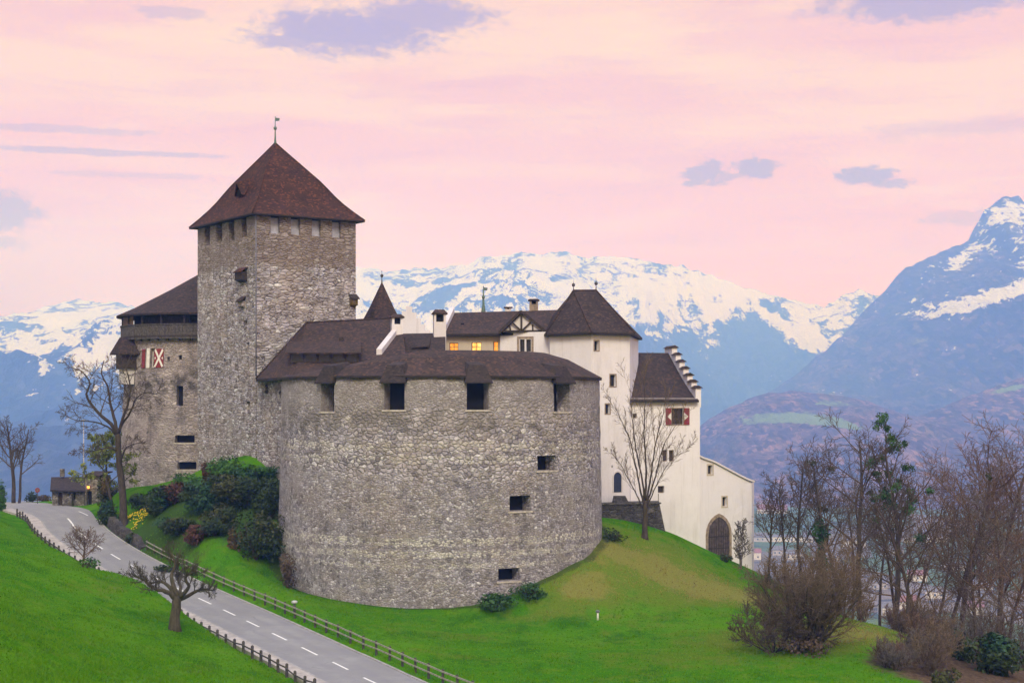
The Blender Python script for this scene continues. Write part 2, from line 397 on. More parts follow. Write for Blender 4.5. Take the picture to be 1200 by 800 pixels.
def asphalt():
    m, t, b = newmat('asphalt'); p = geo(t)
    n1 = t.noise(p, 0.35, 5, 0.65); n2 = t.noise(p, 18.0, 3, 0.6)
    c = t.mix(t.smooth(n1, 0.35, 0.7), (0.25, 0.25, 0.25), (0.31, 0.31, 0.305))
    c = t.mix(t.smooth(n2, 0.5, 0.8, 0, 0.35), c, (0.175, 0.175, 0.18))
    cv = t.node('ShaderNodeTexVoronoi', {'Vector': t.node('ShaderNodeVectorMath', {0: p, 1: t.node('ShaderNodeTexNoise', {'Vector': p, 'Scale': 0.8, 'Detail': 4.0}).outputs['Color']}, operation='ADD').outputs[0], 'Scale': 0.22}, feature='DISTANCE_TO_EDGE').outputs[0]
    c = t.mix(t.math('MULTIPLY', t.smooth(cv, 0.014, 0.004), t.smooth(n1, 0.48, 0.62, 0, 0.55)), c, (0.14, 0.14, 0.145))
    pc = t.node('ShaderNodeTexVoronoi', {'Vector': t.mapping(p, rot=(0, 0, 0.5), scale=(0.5, 0.16, 0.3)), 'Scale': 1.0}, distance='CHEBYCHEV')
    c = t.mix(t.smooth(t.node('ShaderNodeSeparateColor', {0: pc.outputs['Color']}).outputs[0], 0.86, 0.87, 0, 0.2), c, (0.19, 0.19, 0.195))
    at = t.node('ShaderNodeAttribute', attribute_name='track').outputs['Fac']
    c = t.mix(t.math('MULTIPLY', at, t.smooth(t.noise(p, 0.9, 3), 0.3, 0.7, 0.3, 0.8)), c, (0.225, 0.22, 0.24))
    t.l.new(c, b.inputs['Base Color']); b.inputs['Roughness'].default_value = 0.85
    bump(t, b, n2, 0.2, 0.02)
    return m
M['asphalt'] = asphalt()
M['pavement'] = plain('pavement', (0.42, 0.385, 0.355), 0.22, 1.4)
M['kerb'] = plain('kerb_stone', (0.33, 0.32, 0.31), 0.2, 2.0)
M['marking'] = plain('road_paint', (0.78, 0.78, 0.76), 0.12, 6.0)

def bark(name, col, green=0.25):
    m, t, b = newmat(name); p = geo(t)
    n = t.noise(t.mapping(p, scale=(1, 1, 0.3)), 6.0, 4, 0.65); n2 = t.noise(p, 0.9, 3)
    c = t.mix(t.smooth(n, 0.35, 0.7), tuple(x * 0.65 for x in col), tuple(x * 1.3 for x in col))
    c = t.mix(t.smooth(n2, 0.5, 0.75, 0, green), c, (0.07, 0.078, 0.03))
    t.l.new(c, b.inputs['Base Color']); bump(t, b, n, 0.5, 0.04)
    return m
M['bark'] = bark('bark', (0.066, 0.052, 0.041))
M['bark_brown'] = bark('bark_brown', (0.085, 0.060, 0.046), 0.15)
M['twig'] = bark('twig', (0.098, 0.072, 0.053), 0.15)
M['twig_red'] = bark('twig_red', (0.160, 0.105, 0.074), 0.1)
M['twig_pale'] = bark('twig_pale', (0.14, 0.12, 0.11), 0.05)
M['twig_tan'] = bark('twig_tan', (0.165, 0.120, 0.080), 0.25)
M['bark_moss'] = bark('bark_moss', (0.075, 0.065, 0.045), 0.6)

def leafm(name, a, b_, sc=1.2):
    m, t, b = newmat(name); p = geo(t)
    n = t.noise(p, sc, 3, 0.6); n2 = t.noise(p, 9.0, 2)
    c = t.mix(t.smooth(n, 0.35, 0.65), a, b_)
    c = t.mix(t.smooth(n2, 0.3, 0.7), t.mix(0.35, c, (0.0, 0.0, 0.0)), c)
    t.l.new(c, b.inputs['Base Color']); b.inputs['Roughness'].default_value = 0.6
    return m
M['leaf_dark'] = leafm('leaf_dark', (0.020, 0.040, 0.011), (0.042, 0.070, 0.018))
M['leaf_yew'] = leafm('leaf_yew', (0.022, 0.07, 0.018), (0.045, 0.12, 0.025))
M['leaf_mid'] = leafm('leaf_mid', (0.04, 0.12, 0.02), (0.075, 0.19, 0.03))
M['leaf_fresh'] = leafm('leaf_fresh', (0.17, 0.22, 0.045), (0.27, 0.31, 0.07))
M['leaf_blue'] = leafm('leaf_blue', (0.022, 0.068, 0.032), (0.04, 0.105, 0.045))
M['leaf_red'] = leafm('leaf_red', (0.085, 0.035, 0.022), (0.13, 0.055, 0.03))
M['leaf_ochre'] = leafm('leaf_ochre', (0.11, 0.075, 0.022), (0.16, 0.11, 0.03))
M['leaf_olive'] = leafm('leaf_olive', (0.05, 0.06, 0.018), (0.085, 0.095, 0.03))
M['dry_twigs'] = leafm('dry_twigs', (0.085, 0.060, 0.040), (0.13, 0.09, 0.06))
M['flower'] = plain('flower_yellow', (0.75, 0.55, 0.02), 0.15, 5.0)

# ------------------------------------------------------------------ road centre line
ROAD = [(P(440, 800, 104)), P(408, 784, 108.3), P(374, 768, 113), P(310, 737, 122), P(253, 710, 132), P(181, 676, 144), P(127, 647, 155), P(93, 623, 165), P(78, 606, 175),
        P(58, 597, 186), P(34, 591, 199), P(4, 589, 212), P(-50, 590, 225)]
_h = (ROAD[0] - ROAD[1]); _h.z = 0; _h.normalize()
ROAD = [ROAD[0] + _h * 24 + Vector((0.9, 0, -0.55)), ROAD[0] + _h * 12 + Vector((0.2, 0, -0.25))] + ROAD
def catmull(pts, step):
    out = []
    ext = [pts[0] * 2 - pts[1]] + pts + [pts[-1] * 2 - pts[-2]]
    for i in range(1, len(ext) - 2):
        a, b, c, d = ext[i - 1:i + 3]
        n = max(2, int((c - b).length / step))
        for k in range(n):
            t = k / n
            out.append(0.5 * ((2 * b) + (c - a) * t + (2 * a - 5 * b + 4 * c - d) * t * t + (3 * b - 3 * c + d - a) * t ** 3))
    out.append(pts[-1].copy())
    return out
RC = catmull(ROAD, 0.75)
for _ in range(6):      # even out the gradient
    zs = [p.z for p in RC]
    for i in range(1, len(RC) - 1): RC[i].z = (zs[i - 1] + zs[i] + zs[i + 1]) / 3
RN = []
for i, p in enumerate(RC):
    d = RC[min(i + 1, len(RC) - 1)] - RC[max(i - 1, 0)]; d.z = 0; d.normalize()
    RN.append(Vector((d.y, -d.x, 0)))       # to the right of travel (towards the castle)
def half_left(i):                            # road widens into an apron at the top
    y = RC[i].y
    return 3.0 + 0.8 * max(0, min(1, (y - 172) / 14))
def half_right(i):
    y = RC[i].y
    return 3.0 + 1.2 * max(0, min(1, (y - 174) / 10)) * max(0, min(1, (196 - y) / 8))
SIDE = 1.35
RCA = np.array([[p.x, p.y, p.z] for p in RC]); RNA = np.array([[n.x, n.y] for n in RN])
HL = np.array([half_left(i) for i in range(len(RC))]); HR = np.array([half_right(i) for i in range(len(RC))])

# ------------------------------------------------------------------ terrain
BC, BR = (-7.0, 152.0), 16.0               # bastion centre and radius
def ring_pt(px, py):
    k = (px - 600) / F
    a = 1 + k * k; b = -2 * (k * BC[0] + BC[1]); c = BC[0] ** 2 + BC[1] ** 2 - BR ** 2
    D = b * b - 4 * a * c
    Y = (-b - math.sqrt(D)) / (2 * a) if D > 0 else -b / (2 * a)
    return (k * Y, Y, (HOR - py) * Y / F)
CT = []
for q in [(332, 690), (360, 696), (420, 706), (500, 713), (555, 711), (600, 694), (640, 675), (680, 649), (700, 630)]: CT.append(ring_pt(*q))
for q in [(300, 541, 164), (231, 548, 175), (330, 550, 159), (265, 540, 166), (200, 568, 178), (150, 572, 184),
          (240, 622, 149), (280, 615, 153), (322, 640, 150), (300, 662, 143), (212, 590, 160), (182, 602, 162), (162, 612, 162), (145, 604, 168), (200, 644, 147), (255, 660, 138), (300, 690, 131), (330, 690, 140),
          (262, 575, 160), (310, 590, 157), (240, 570, 163), (170, 611, 167), (185, 616, 160), (158, 604, 171), (200, 628, 153), (178, 592, 172),
          (400, 735, 119), (450, 758, 113), (500, 750, 121), (500, 785, 108), (560, 738, 128), (600, 760, 118), (580, 790, 108), (700, 785, 109), (700, 728, 131), (620, 722, 134), (800, 727, 132), (870, 735, 128), (480, 725, 131),
          (650, 694, 136.5), (690, 668, 144), (725, 640, 150), (755, 627, 155), (790, 630, 158), (825, 645, 162), (860, 664, 163), (890, 685, 160), (760, 685, 142), (830, 697, 144), (700, 700, 136), (920, 700, 152), (780, 660, 149), (845, 676, 154),
          (950, 745, 124), (900, 785, 108), (1000, 790, 107), (1000, 738, 127), (1055, 748, 122), (800, 790, 107), (940, 712, 146), (1000, 725, 134), (760, 615, 164), (842, 650, 171), (875, 664, 173),
          (205, 739, 107), (100, 692, 112), (0, 642, 116), (50, 745, 84), (0, 730, 76), (0, 802, 62), (100, 802, 74), (200, 802, 84), (270, 802, 91), (150, 742, 98), (-60, 640, 120), (-80, 800, 60), (30, 640, 138), (5, 610, 160), (97, 668, 134)]:
    CT.append(tuple(P(*q)))
CT += [(0, 0, -1.9), (0, 18, -5.6), (0, 45, -12.5), (0, 75, -17.2), (-25, 15, -4.5), (-30, 40, -9.0), (25, 20, -7.5), (30, 55, -15.5), (20, 85, -18.6), (-12, 75, -15.6), (0, -40, 5), (-60, -20, 4), (60, -20, -4),
       (-60, 60, -5), (-70, 120, -6), (-80, 170, -10), (-100, 90, 2), (45, 100, -21.5), (60, 75, -22), (45, 130, -24), (42, 152, -25), (36, 178, -24), (30, 200, -28), (60, 180, -38), (60, 110, -26), (90, 140, -44), (100, 90, -38),
       (60, 220, -52), (110, 200, -66), (10, 210, -24), (-10, 215, -22), (-30, 215, -20), (0, 250, -46), (-40, 250, -38), (-60, 212, -14.0), (-75, 205, -12.6), (-52, 200, -13.8), (-62, 192, -13.4), (-62, 240, -24), (-95, 240, -22), (-110, 200, -10), (-70, 222, -15), (-100, 290, -50), (-30, 300, -75), (50, 300, -95), (120, 280, -110),
       (-5, 165, -11), (-15, 185, -9), (8, 172, -12.5), (15, 176, -14), (20, 178, -17), (-30, 185, -8.5), (-40, 190, -9.0), (-48, 186, -11)]
CT = np.array(CT, float)
def tps_fit(c, lam=0.6):
    n = len(c); s = 60.0
    xy = c[:, :2] / s
    r2 = ((xy[:, None, :] - xy[None, :, :]) ** 2).sum(-1)
    K = np.where(r2 > 1e-12, 0.5 * r2 * np.log(np.maximum(r2, 1e-12)), 0.0) + np.eye(n) * lam * 0.01
    Pm = np.hstack([np.ones((n, 1)), xy])
    A = np.zeros((n + 3, n + 3)); A[:n, :n] = K; A[:n, n:] = Pm; A[n:, :n] = Pm.T
    sol = np.linalg.solve(A, np.concatenate([c[:, 2], np.zeros(3)]))
    return xy, sol[:n], sol[n:], s
_T = tps_fit(CT)
VAL = -185.0
def tps(x, y):
    xy, wv, a, s = _T; out = np.empty(len(x))
    for i in range(0, len(x), 4000):
        q = np.stack([x[i:i + 4000], y[i:i + 4000]], 1) / s
        r2 = ((q[:, None, :] - xy[None]) ** 2).sum(-1)
        out[i:i + 4000] = (0.5 * r2 * np.log(np.maximum(r2, 1e-12))) @ wv + a[0] + q @ a[1:]
    return out
def sst(t): t = np.clip(t, 0, 1); return t * t * (3 - 2 * t)
def ground(x, y):
    x = np.asarray(x, float); y = np.asarray(y, float)
    ex = np.where(x < 0, x / 150.0, x / 150.0); ey = (y - 130) / 190.0
    r = np.sqrt(ex * ex + ey * ey)
    z = np.full(x.shape, VAL)
    near = r < 3.2
    z[near] = tps(np.clip(x[near], -230, 230), np.clip(y[near], -120, 420))
    z = np.clip(z, VAL, 40)
    k = sst((r - 0.85) / 2.0)
    z = z * (1 - k) + VAL * k
    # small undulation
    nr = (r < 1.2)
    idx = np.nonzero(nr)[0]
    for i in idx:
        z[i] += 0.10 * mn.noise((x[i] * 0.22, y[i] * 0.22, 0.3)) + 0.035 * mn.noise((x[i] * 0.8, y[i] * 0.8, 1.7))
    # cut the road bed
    for i in idx:
        dd = (RCA[:, 0] - x[i]) ** 2 + (RCA[:, 1] - y[i]) ** 2
        j = int(np.argmin(dd))
        if dd[j] > 169: continue
        off = (x[i] - RCA[j, 0]) * RNA[j, 0] + (y[i] - RCA[j, 1]) * RNA[j, 1]
        e = (off - HR[j]) if off > 0 else (-off - HL[j] - SIDE)
        if off > 0:
            kk = 1 - float(sst((e - 0.7) / 3.0))
        else:
            kk = 1 - float(sst((e - 0.6) / 3.5))
        z[i] = z[i] * (1 - kk) + (RCA[j, 2] - (0.22 if e < 0.25 else 0.06)) * kk
    return z
def gz(x, y): return float(ground(np.array([x]), np.array([y]))[0])

def axis(dense0, dense1, step, far0, far1, g=1.16):
    a = list(np.arange(dense0, dense1 + 1e-6, step)); s = step
    while a[-1] + s * g * 1.5 < far1: s *= g; a.append(a[-1] + s)
    a.append(far1)
    s = step; lo = [dense0]
    while lo[-1] - s * g * 1.5 > far0: s *= g; lo.append(lo[-1] - s)
    lo.append(far0)
    return np.array(lo[:0:-1] + a)
xs = axis(-66, 62, 0.8, -12000, 12000); ys = axis(48, 212, 0.8, -1000, 12300)
GX, GY = np.meshgrid(xs, ys); gx, gy = GX.ravel(), GY.ravel()
gzv = ground(gx, gy)
nx, ny = len(xs), len(ys)
me = bpy.data.meshes.new('ground')
ii = np.arange((ny - 1) * (nx - 1)); r0 = ii // (nx - 1); c0 = ii % (nx - 1); q = r0 * nx + c0
faces = np.stack([q, q + 1, q + nx + 1, q + nx], 1)
me.vertices.add(len(gx)); me.vertices.foreach_set('co', np.stack([gx, gy, gzv], 1).ravel())
me.loops.add(faces.size); me.loops.foreach_set('vertex_index', faces.ravel().astype(np.int32))
me.polygons.add(len(faces)); me.polygons.foreach_set('loop_start', np.arange(0, faces.size, 4, dtype=np.int32))
me.polygons.foreach_set('use_smooth', np.ones(len(faces), bool))
me.update(calc_edges=True)
def blob(px, py, Y, rx, ry, s=1.0):
    p = P(px, py, Y)
    return s * np.exp(-(((gx - p.x) / rx) ** 2 + ((gy - p.y) / ry) ** 2))
dry = blob(690, 688, 138.5, 2.6, 3.2, 1.15) + blob(672, 694, 137, 2.2, 2.0, .8) + blob(640, 717, 133, 3.5, 1.8, .7) + blob(840, 690, 146, 6, 4, .55) + blob(760, 655, 150, 11, 9, .55) + blob(740, 690, 141, 10, 8, .5) + blob(800, 680, 148, 11, 9, .5) + blob(860, 740, 124, 16, 9, .4) \
    + blob(900, 700, 146, 6, 7, .5) + blob(760, 765, 115, 9, 4, .3) + blob(480, 735, 124, 8, 2.5, .42) + blob(520, 765, 114, 4, 2, .5) + blob(950, 750, 122, 8, 7, .7) + blob(1010, 735, 128, 6, 8, .8) + blob(860, 780, 110, 9, 5, .35) + blob(500, 790, 106, 4, 2, .35) + blob(130, 700, 118, 2.0, 14, .4) + blob(700, 650, 147, 6, 4, .5)
dry = dry * 0.78
litter = sst((gx - (26 + (gy - 130) * 0.10 + 3 * np.sin(gy * 0.21))) / 9.0) * sst((gy - 60) / 40)
soil_and_foot_shade = 1.1 * np.exp(-((np.sqrt((gx - BC[0]) ** 2 + (gy - BC[1]) ** 2) - 16.2) / 0.75) ** 2) + np.maximum(0, blob(240, 590, 157, 9, 9, 1.0) + blob(180, 600, 163, 6, 6, .7) + blob(300, 610, 154, 7, 7, .8))  # ring paints contact shade at the bastion foot; blobs are soil under shrubs
for nm, arr in (('dry', dry), ('litter', litter), ('soil_shade', soil_and_foot_shade)):
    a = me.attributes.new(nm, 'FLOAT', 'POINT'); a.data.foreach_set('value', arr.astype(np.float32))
ground_o = bpy.data.objects.new('ground', me); COL.objects.link(ground_o); ground_o['kind'] = 'structure'

def grass_mat():
    m, t, b = newmat('grass'); p = geo(t)
    at = lambda n: t.node('ShaderNodeAttribute', attribute_name=n).outputs['Fac']
    n1 = t.noise(p, 0.09, 5, 0.6); n2 = t.noise(p, 0.55, 5, 0.65); n3 = t.noise(t.mapping(p, scale=(1, 0.6, 1)), 3.2, 5, 0.7); n4 = t.noise(p, 14.0, 3, 0.7)
    c = t.mix(t.smooth(n1, 0.35, 0.66), (0.050, 0.185, 0.004), (0.090, 0.235, 0.007))
    c = t.mix(t.smooth(n2, 0.46, 0.66, 0, 0.7), c, (0.120, 0.230, 0.012))
    n5 = t.noise(t.mapping(p, scale=(1, 0.5, 1), loc=(3, 8, 0)), 0.33, 6, 0.7)
    c = t.mix(t.smooth(n5, 0.50, 0.36, 0, 0.7), c, (0.026, 0.112, 0.004))
    c = t.mix(t.smooth(n3, 0.48, 0.30, 0, 0.65), c, (0.028, 0.110, 0.004))
    n6 = t.noise(t.mapping(p, scale=(1, 0.6, 1), loc=(8, 1, 0)), 0.17, 6, 0.7)
    d = t.math('ADD', at('dry'), t.math('ADD', t.math('MULTIPLY', t.math('SUBTRACT', n2, 0.5), 1.4), t.math('MULTIPLY', t.math('SUBTRACT', n6, 0.5), 1.5)))
    d = t.math('ADD', d, t.math('MULTIPLY', t.math('SUBTRACT', n3, 0.5), 0.5))
    c = t.mix(t.smooth(d, 0.12, 0.70, 0, 0.9), c, (0.120, 0.178, 0.018))
    c = t.mix(t.smooth(d, 0.74, 1.2, 0, 0.5), c, (0.27, 0.215, 0.07))
    li = t.math('ADD', at('litter'), t.math('MULTIPLY', t.math('SUBTRACT', n2, 0.5), 0.9))
    c = t.mix(t.smooth(li, 0.35, 0.75), c, t.mix(t.smooth(n3, 0.35, 0.65), (0.075, 0.050, 0.034), (0.14, 0.098, 0.064)))
    so_ = t.math('ADD', at('soil_shade'), t.math('MULTIPLY', t.math('SUBTRACT', n2, 0.5), 1.2))
    c = t.mix(t.smooth(so_, 0.55, 1.0, 0, 0.75), c, (0.04, 0.055, 0.02))  # dark soil under shrubs, plus the contact shade painted round the bastion
    c = t.mix(1.0, c, t.ramp(n4, [(0.25, 0.62), (0.75, 1.38)]), 'MULTIPLY')
    # valley fields
    z = t.node('ShaderNodeSeparateXYZ', {0: p}).outputs[2]
    fv = t.node('ShaderNodeTexVoronoi', {'Vector': t.mapping(p, scale=(1, 0.45, 0), rot=(0, 0, 0.35)), 'Scale': 0.0075})
    val = t.node('ShaderNodeSeparateColor', {0: fv.outputs['Color']}).outputs[0]
    fc = t.ramp(val, [(0.0, (0.11, 0.15, 0.03)), (0.35, (0.13, 0.18, 0.03)), (0.5, (0.18, 0.15, 0.09)), (0.72, (0.21, 0.17, 0.12)), (0.82, (0.13, 0.18, 0.04)), (1.0, (0.09, 0.10, 0.04))], 'CONSTANT')
    tn = t.noise(p, 0.02, 5, 0.75)
    fc = t.mix(t.smooth(tn, 0.54, 0.60, 0, 0.8), fc, (0.055, 0.055, 0.05))
    c = t.mix(t.smooth(z, -100.0, -150.0), c, fc)
    t.l.new(c, b.inputs['Base Color'])
    bump(t, b, t.math('ADD', n3, t.math('MULTIPLY', n4, 0.6)), 0.8, 0.12)
    b.inputs['Specular IOR Level'].default_value = 0.0
    return m
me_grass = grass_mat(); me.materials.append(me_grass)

# ------------------------------------------------------------------ road surface
def strip(name, i0, i1, o0, o1, dz, mat, thick=0.0, track=False, kind='structure'):
    """ribbon along the centre line between offsets o0(i) and o1(i)"""
    vs, fs, tr = [], [], []
    cols = 13 if track else 2
    for i in range(i0, i1 + 1):
        a, b = (o0(i), o1(i))
        for k in range(cols):
            o = a + (b - a) * k / (cols - 1)
            p = RC[i] + RN[i] * o; vs.append((p.x, p.y, p.z + dz)); tr.append(math.exp(-((abs(abs(o) - 1.6) - 0.75) / 0.35) ** 2))
    n = i1 - i0 + 1
    for r in range(n - 1):
        for k in range(cols - 1):
            fs.append((r * cols + k, r * cols + k + 1, (r + 1) * cols + k + 1, (r + 1) * cols + k))
    if thick:
        b = len(vs)
        for r in range(n):
            for k in (0, cols - 1):
                v = vs[r * cols + k]; vs.append((v[0], v[1], v[2] - thick)); tr.append(0)
        for r in range(n - 1):
            fs.append((r * cols + cols - 1, b + r * 2 + 1, b + r * 2 + 3, (r + 1) * cols + cols - 1))
            fs.append((b + r * 2, r * cols, (r + 1) * cols, b + r * 2 + 2))
    me = bpy.data.meshes.new(name); me.from_pydata(vs, [], fs); me.materials.append(mat); me.update()
    if track:
        a = me.attributes.new('track', 'FLOAT', 'POINT'); a.data.foreach_set('value', tr)
    o = bpy.data.objects.new(name, me); COL.objects.link(o); o['kind'] = kind
    return o
NR = len(RC)
road = strip('road', 0, NR - 1, lambda i: -HL[i], lambda i: HR[i], 0.0, M['asphalt'], track=True)
kerb = strip('kerb', 0, NR - 1, lambda i: -HL[i] - 0.16, lambda i: -HL[i] + 0.0, 0.11, M['kerb'], 0.3)
walk = strip('pavement', 0, NR - 1, lambda i: -HL[i] - SIDE, lambda i: -HL[i] - 0.163, 0.105, M['pavement'], 0.3)
verge = strip('verge_strip', 0, next(i for i in range(NR) if RC[i].y > 172), lambda i: HR[i] + 0.003, lambda i: HR[i] + 0.22, 0.05, M['kerb'], 0.25)

# arc length table for markings and posts
S_ = [0.0]
for i in range(1, NR): S_.append(S_[-1] + (RC[i] - RC[i - 1]).length)
def at_s(s, off=0.0):
    s = max(0, min(S_[-1] - 1e-3, s)); i = int(np.searchsorted(S_, s)) - 1; i = max(0, min(NR - 2, i))
    t = (s - S_[i]) / (S_[i + 1] - S_[i])
    return RC[i].lerp(RC[i + 1], t) + RN[i].lerp(RN[i + 1], t) * off
def s_at_y(y): return S_[int(np.argmin([abs(p.y - y) for p in RC]))]
def line_of(mb, s0, s1, off, wd, dz=0.006, step=0.6):
    n = max(1, int((s1 - s0) / step)); prev = None
    for k in range(n + 1):
        s = s0 + (s1 - s0) * k / n
        a, b = at_s(s, off - wd / 2), at_s(s, off + wd / 2)
        if prev: mb.quad(prev[0] + Vector((0, 0, dz)), prev[1] + Vector((0, 0, dz)), b + Vector((0, 0, dz)), a + Vector((0, 0, dz)))
        prev = (a, b)
s = s_at_y(104) - 18
first = True
while s < s_at_y(158):
    mb = MB(); line_of(mb, s, s + 2.9, 0.0, 0.17); mb.build('road_marking', M['marking'], kind='structure'); s += 5.72
mb = MB(); line_of(mb, s_at_y(161), s_at_y(174), 0.0, 0.2); mb.build('road_marking', M['marking'], kind='structure')
mb = MB(); line_of(mb, s_at_y(176), s_at_y(182), 2.6, 0.18); mb.build('road_marking', M['marking'], kind='structure')

# ------------------------------------------------------------------ mountains
def fbm(x, y, z=0.0, o=5): return mn.fractal((x, y, z), 1.0, 2.1, o)
def ridged(x, y, z=0.0, o=6): return mn.ridged_multi_fractal((x, y, z), 0.9, 2.1, o, 1.0, 2.0)
def interp(prof, x):
    xs_, ys_ = zip(*prof); return np.interp(x, xs_, ys_)
def hills(name, prof, Yr, Yf, px0, px1, nxn, nyn, power, amp, scl, mat, attrs, back=1.35, zf=VAL - 6, meander=0.0, jag=0.0, seed=0.0):
    vs = []; A = {k: [] for k in attrs}
    for iy in range(nyn):
        t = back * (iy / (nyn - 1))
        for ix in range(nxn):
            px = px0 + (px1 - px0) * ix / (nxn - 1)
            x = (px - 600) * Yr / F
            yr = Yr + meander * math.sin(x * 0.0011 + seed)
            yf = Yf(px) if callable(Yf) else Yf
            y = yf + (yr - yf) * t
            pj = 600 + F * x / yr
            h = (HOR - interp(prof, pj)) * yr / F
            h += jag * (ridged(x / 420.0, seed, 3.3) - 1.0) + jag * .55 * (ridged(x / 95.0, seed, 1.0, 4) - 1.2) + jag * .3 * mn.noise((x / 30.0, seed, 1.0))
            hh = h - zf
            if t <= 1: z = zf + hh * t ** power
            else: z = h - (t - 1) * hh * 1.6
            win = (max(0, min(1, t * 2.2)) * (max(0.05, 1 - t ** 1.6)) if t <= 1 else 0.15)
            rg = ridged(x / scl, y / scl * 0.62, seed) - 1.05
            z += amp * win * rg * hh / 1200.0 + 0.10 * amp * win * fbm(x / 170.0, y / 170.0, seed)
            vs.append((x, y, z))
    fs = [(r * nxn + c, r * nxn + c + 1, (r + 1) * nxn + c + 1, (r + 1) * nxn + c) for r in range(nyn - 1) for c in range(nxn - 1)]
    me = bpy.data.meshes.new(name); me.from_pydata(vs, [], fs); me.materials.append(mat)
    me.polygons.foreach_set('use_smooth', np.ones(len(fs), bool)); me.update()
    va = np.array(vs)
    nrm = np.zeros(len(vs) * 3, np.float32); me.vertices.foreach_get('normal', nrm); nrm = nrm.reshape(-1, 3)
    ppx = 600 + F * va[:, 0] / va[:, 1]; ppy = HOR - F * va[:, 2] / va[:, 1]
    for k, fn in attrs.items():
        a = me.attributes.new(k, 'FLOAT', 'POINT'); a.data.foreach_set('value', fn(ppx, ppy, va, nrm).astype(np.float32))
    o = bpy.data.objects.new(name, me); COL.objects.link(o); o['kind'] = 'structure'
    return o

def mountain_mat(name, forest_a, forest_b, rock, snow=(0.90, 0.90, 0.91), fs=0.02, meadow=(0.10, 0.16, 0.04), detail=1.0, var=1.0, sv_=1.0, cr_=1.3):
    m, t, b = newmat(name); p = geo(t)
    at = lambda n: t.node('ShaderNodeAttribute', attribute_name=n).outputs['Fac']
    d = detail
    ps = t.mapping(p, scale=(1, 0.30, 0.8)); pg = t.mapping(p, scale=(1, 0.13, 0.35))
    n1 = t.noise(ps, 0.0024 * d, 6, 0.65); n2 = t.noise(ps, 0.012 * d, 6, 0.7); n3 = t.noise(ps, 0.05 * d, 5, 0.7)
    gul = t.noise(pg, 0.011 * d, 6, 0.7, 0.4)
    bn = t.noise(t.mapping(p, scale=(1, 0.35, 1.5), rot=(0, 0.35, 0)), 0.0042 * d, 7, 0.68, 0.3)
    crag = t.math('MULTIPLY', t.smooth(t.math('ABSOLUTE', t.math('SUBTRACT', bn, 0.5)), 0.050, 0.008), t.smooth(n1, 0.40, 0.52))
    c = t.mix(t.smooth(n1, 0.38, 0.62), forest_a, forest_b)
    c = t.mix(t.smooth(gul, 0.50, 0.36, 0, 0.85 * var), c, tuple(x * 0.30 for x in forest_a))
    c = t.mix(t.smooth(n2, 0.52, 0.66, 0, 0.8 * var), c, tuple(min(.5, x * 2.1) for x in forest_b))
    vor = t.node('ShaderNodeTexVoronoi', {'Vector': ps, 'Scale': fs * 3.2})
    sv = t.node('ShaderNodeSeparateColor', {0: vor.outputs['Color']})
    c = t.mix(t.smooth(sv.outputs[0], 0.35, 0.8, 0.0, 0.8 * var), c, tuple(x * 0.28 for x in forest_a))
    c = t.mix(t.smooth(sv.outputs[1], 0.80, 0.95, 0.0, 0.6 * var), c, tuple(min(.5, x * 2.2) for x in forest_b))
    c = t.mix(t.math('MULTIPLY', t.smooth(n1, 0.56, 0.64), 0.45 * var), c, (0.035, 0.055, 0.035))
    md = t.math('ADD', at('meadow'), t.math('MULTIPLY', t.math('SUBTRACT', n2, 0.5), 1.3))
    md = t.math('ADD', md, t.math('MULTIPLY', t.math('SUBTRACT', n3, 0.5), 0.8))
    c = t.mix(t.smooth(md, 0.44, 0.60, 0, 0.9), c, meadow)
    rk = t.mix(t.smooth(gul, 0.4, 0.6), tuple(x * 0.55 for x in rock), tuple(x * 1.35 for x in rock))
    c = t.mix(t.smooth(at('rock'), 0.2, 0.6), c, rk)
    c = t.mix(t.math('MULTIPLY', crag, 0.6 * var), c, tuple(x * 0.4 for x in forest_a))
    sn = t.math('ADD', at('snow'), t.math('MULTIPLY', t.math('SUBTRACT', n2, 0.5), 1.9 * sv_))
    sn = t.math('ADD', sn, t.math('MULTIPLY', t.math('SUBTRACT', n3, 0.5), 1.7 * sv_))
    sn = t.math('SUBTRACT', sn, t.math('MULTIPLY', crag, cr_))
    sn = t.math('ADD', sn, t.math('MULTIPLY', t.math('SUBTRACT', gul, 0.5), 1.8))
    c = t.mix(t.smooth(sn, 0.44, 0.56), c, snow)
    t.l.new(c, b.inputs['Base Color'])
    bump(t, b, t.math('ADD', t.math('ADD', gul, n2), t.math('MULTIPLY', n3, 0.5)), 1.0, 45.0 / d)
    return m

def ell(ppx, ppy, cx, cy, rx, ry, rot=0.0, s=1.0):
    c, sn = math.cos(rot), math.sin(rot); dx_, dy_ = ppx - cx, ppy - cy
    u = (dx_ * c + dy_ * sn) / rx; v = (-dx_ * sn + dy_ * c) / ry
    return s * np.exp(-(u * u + v * v))
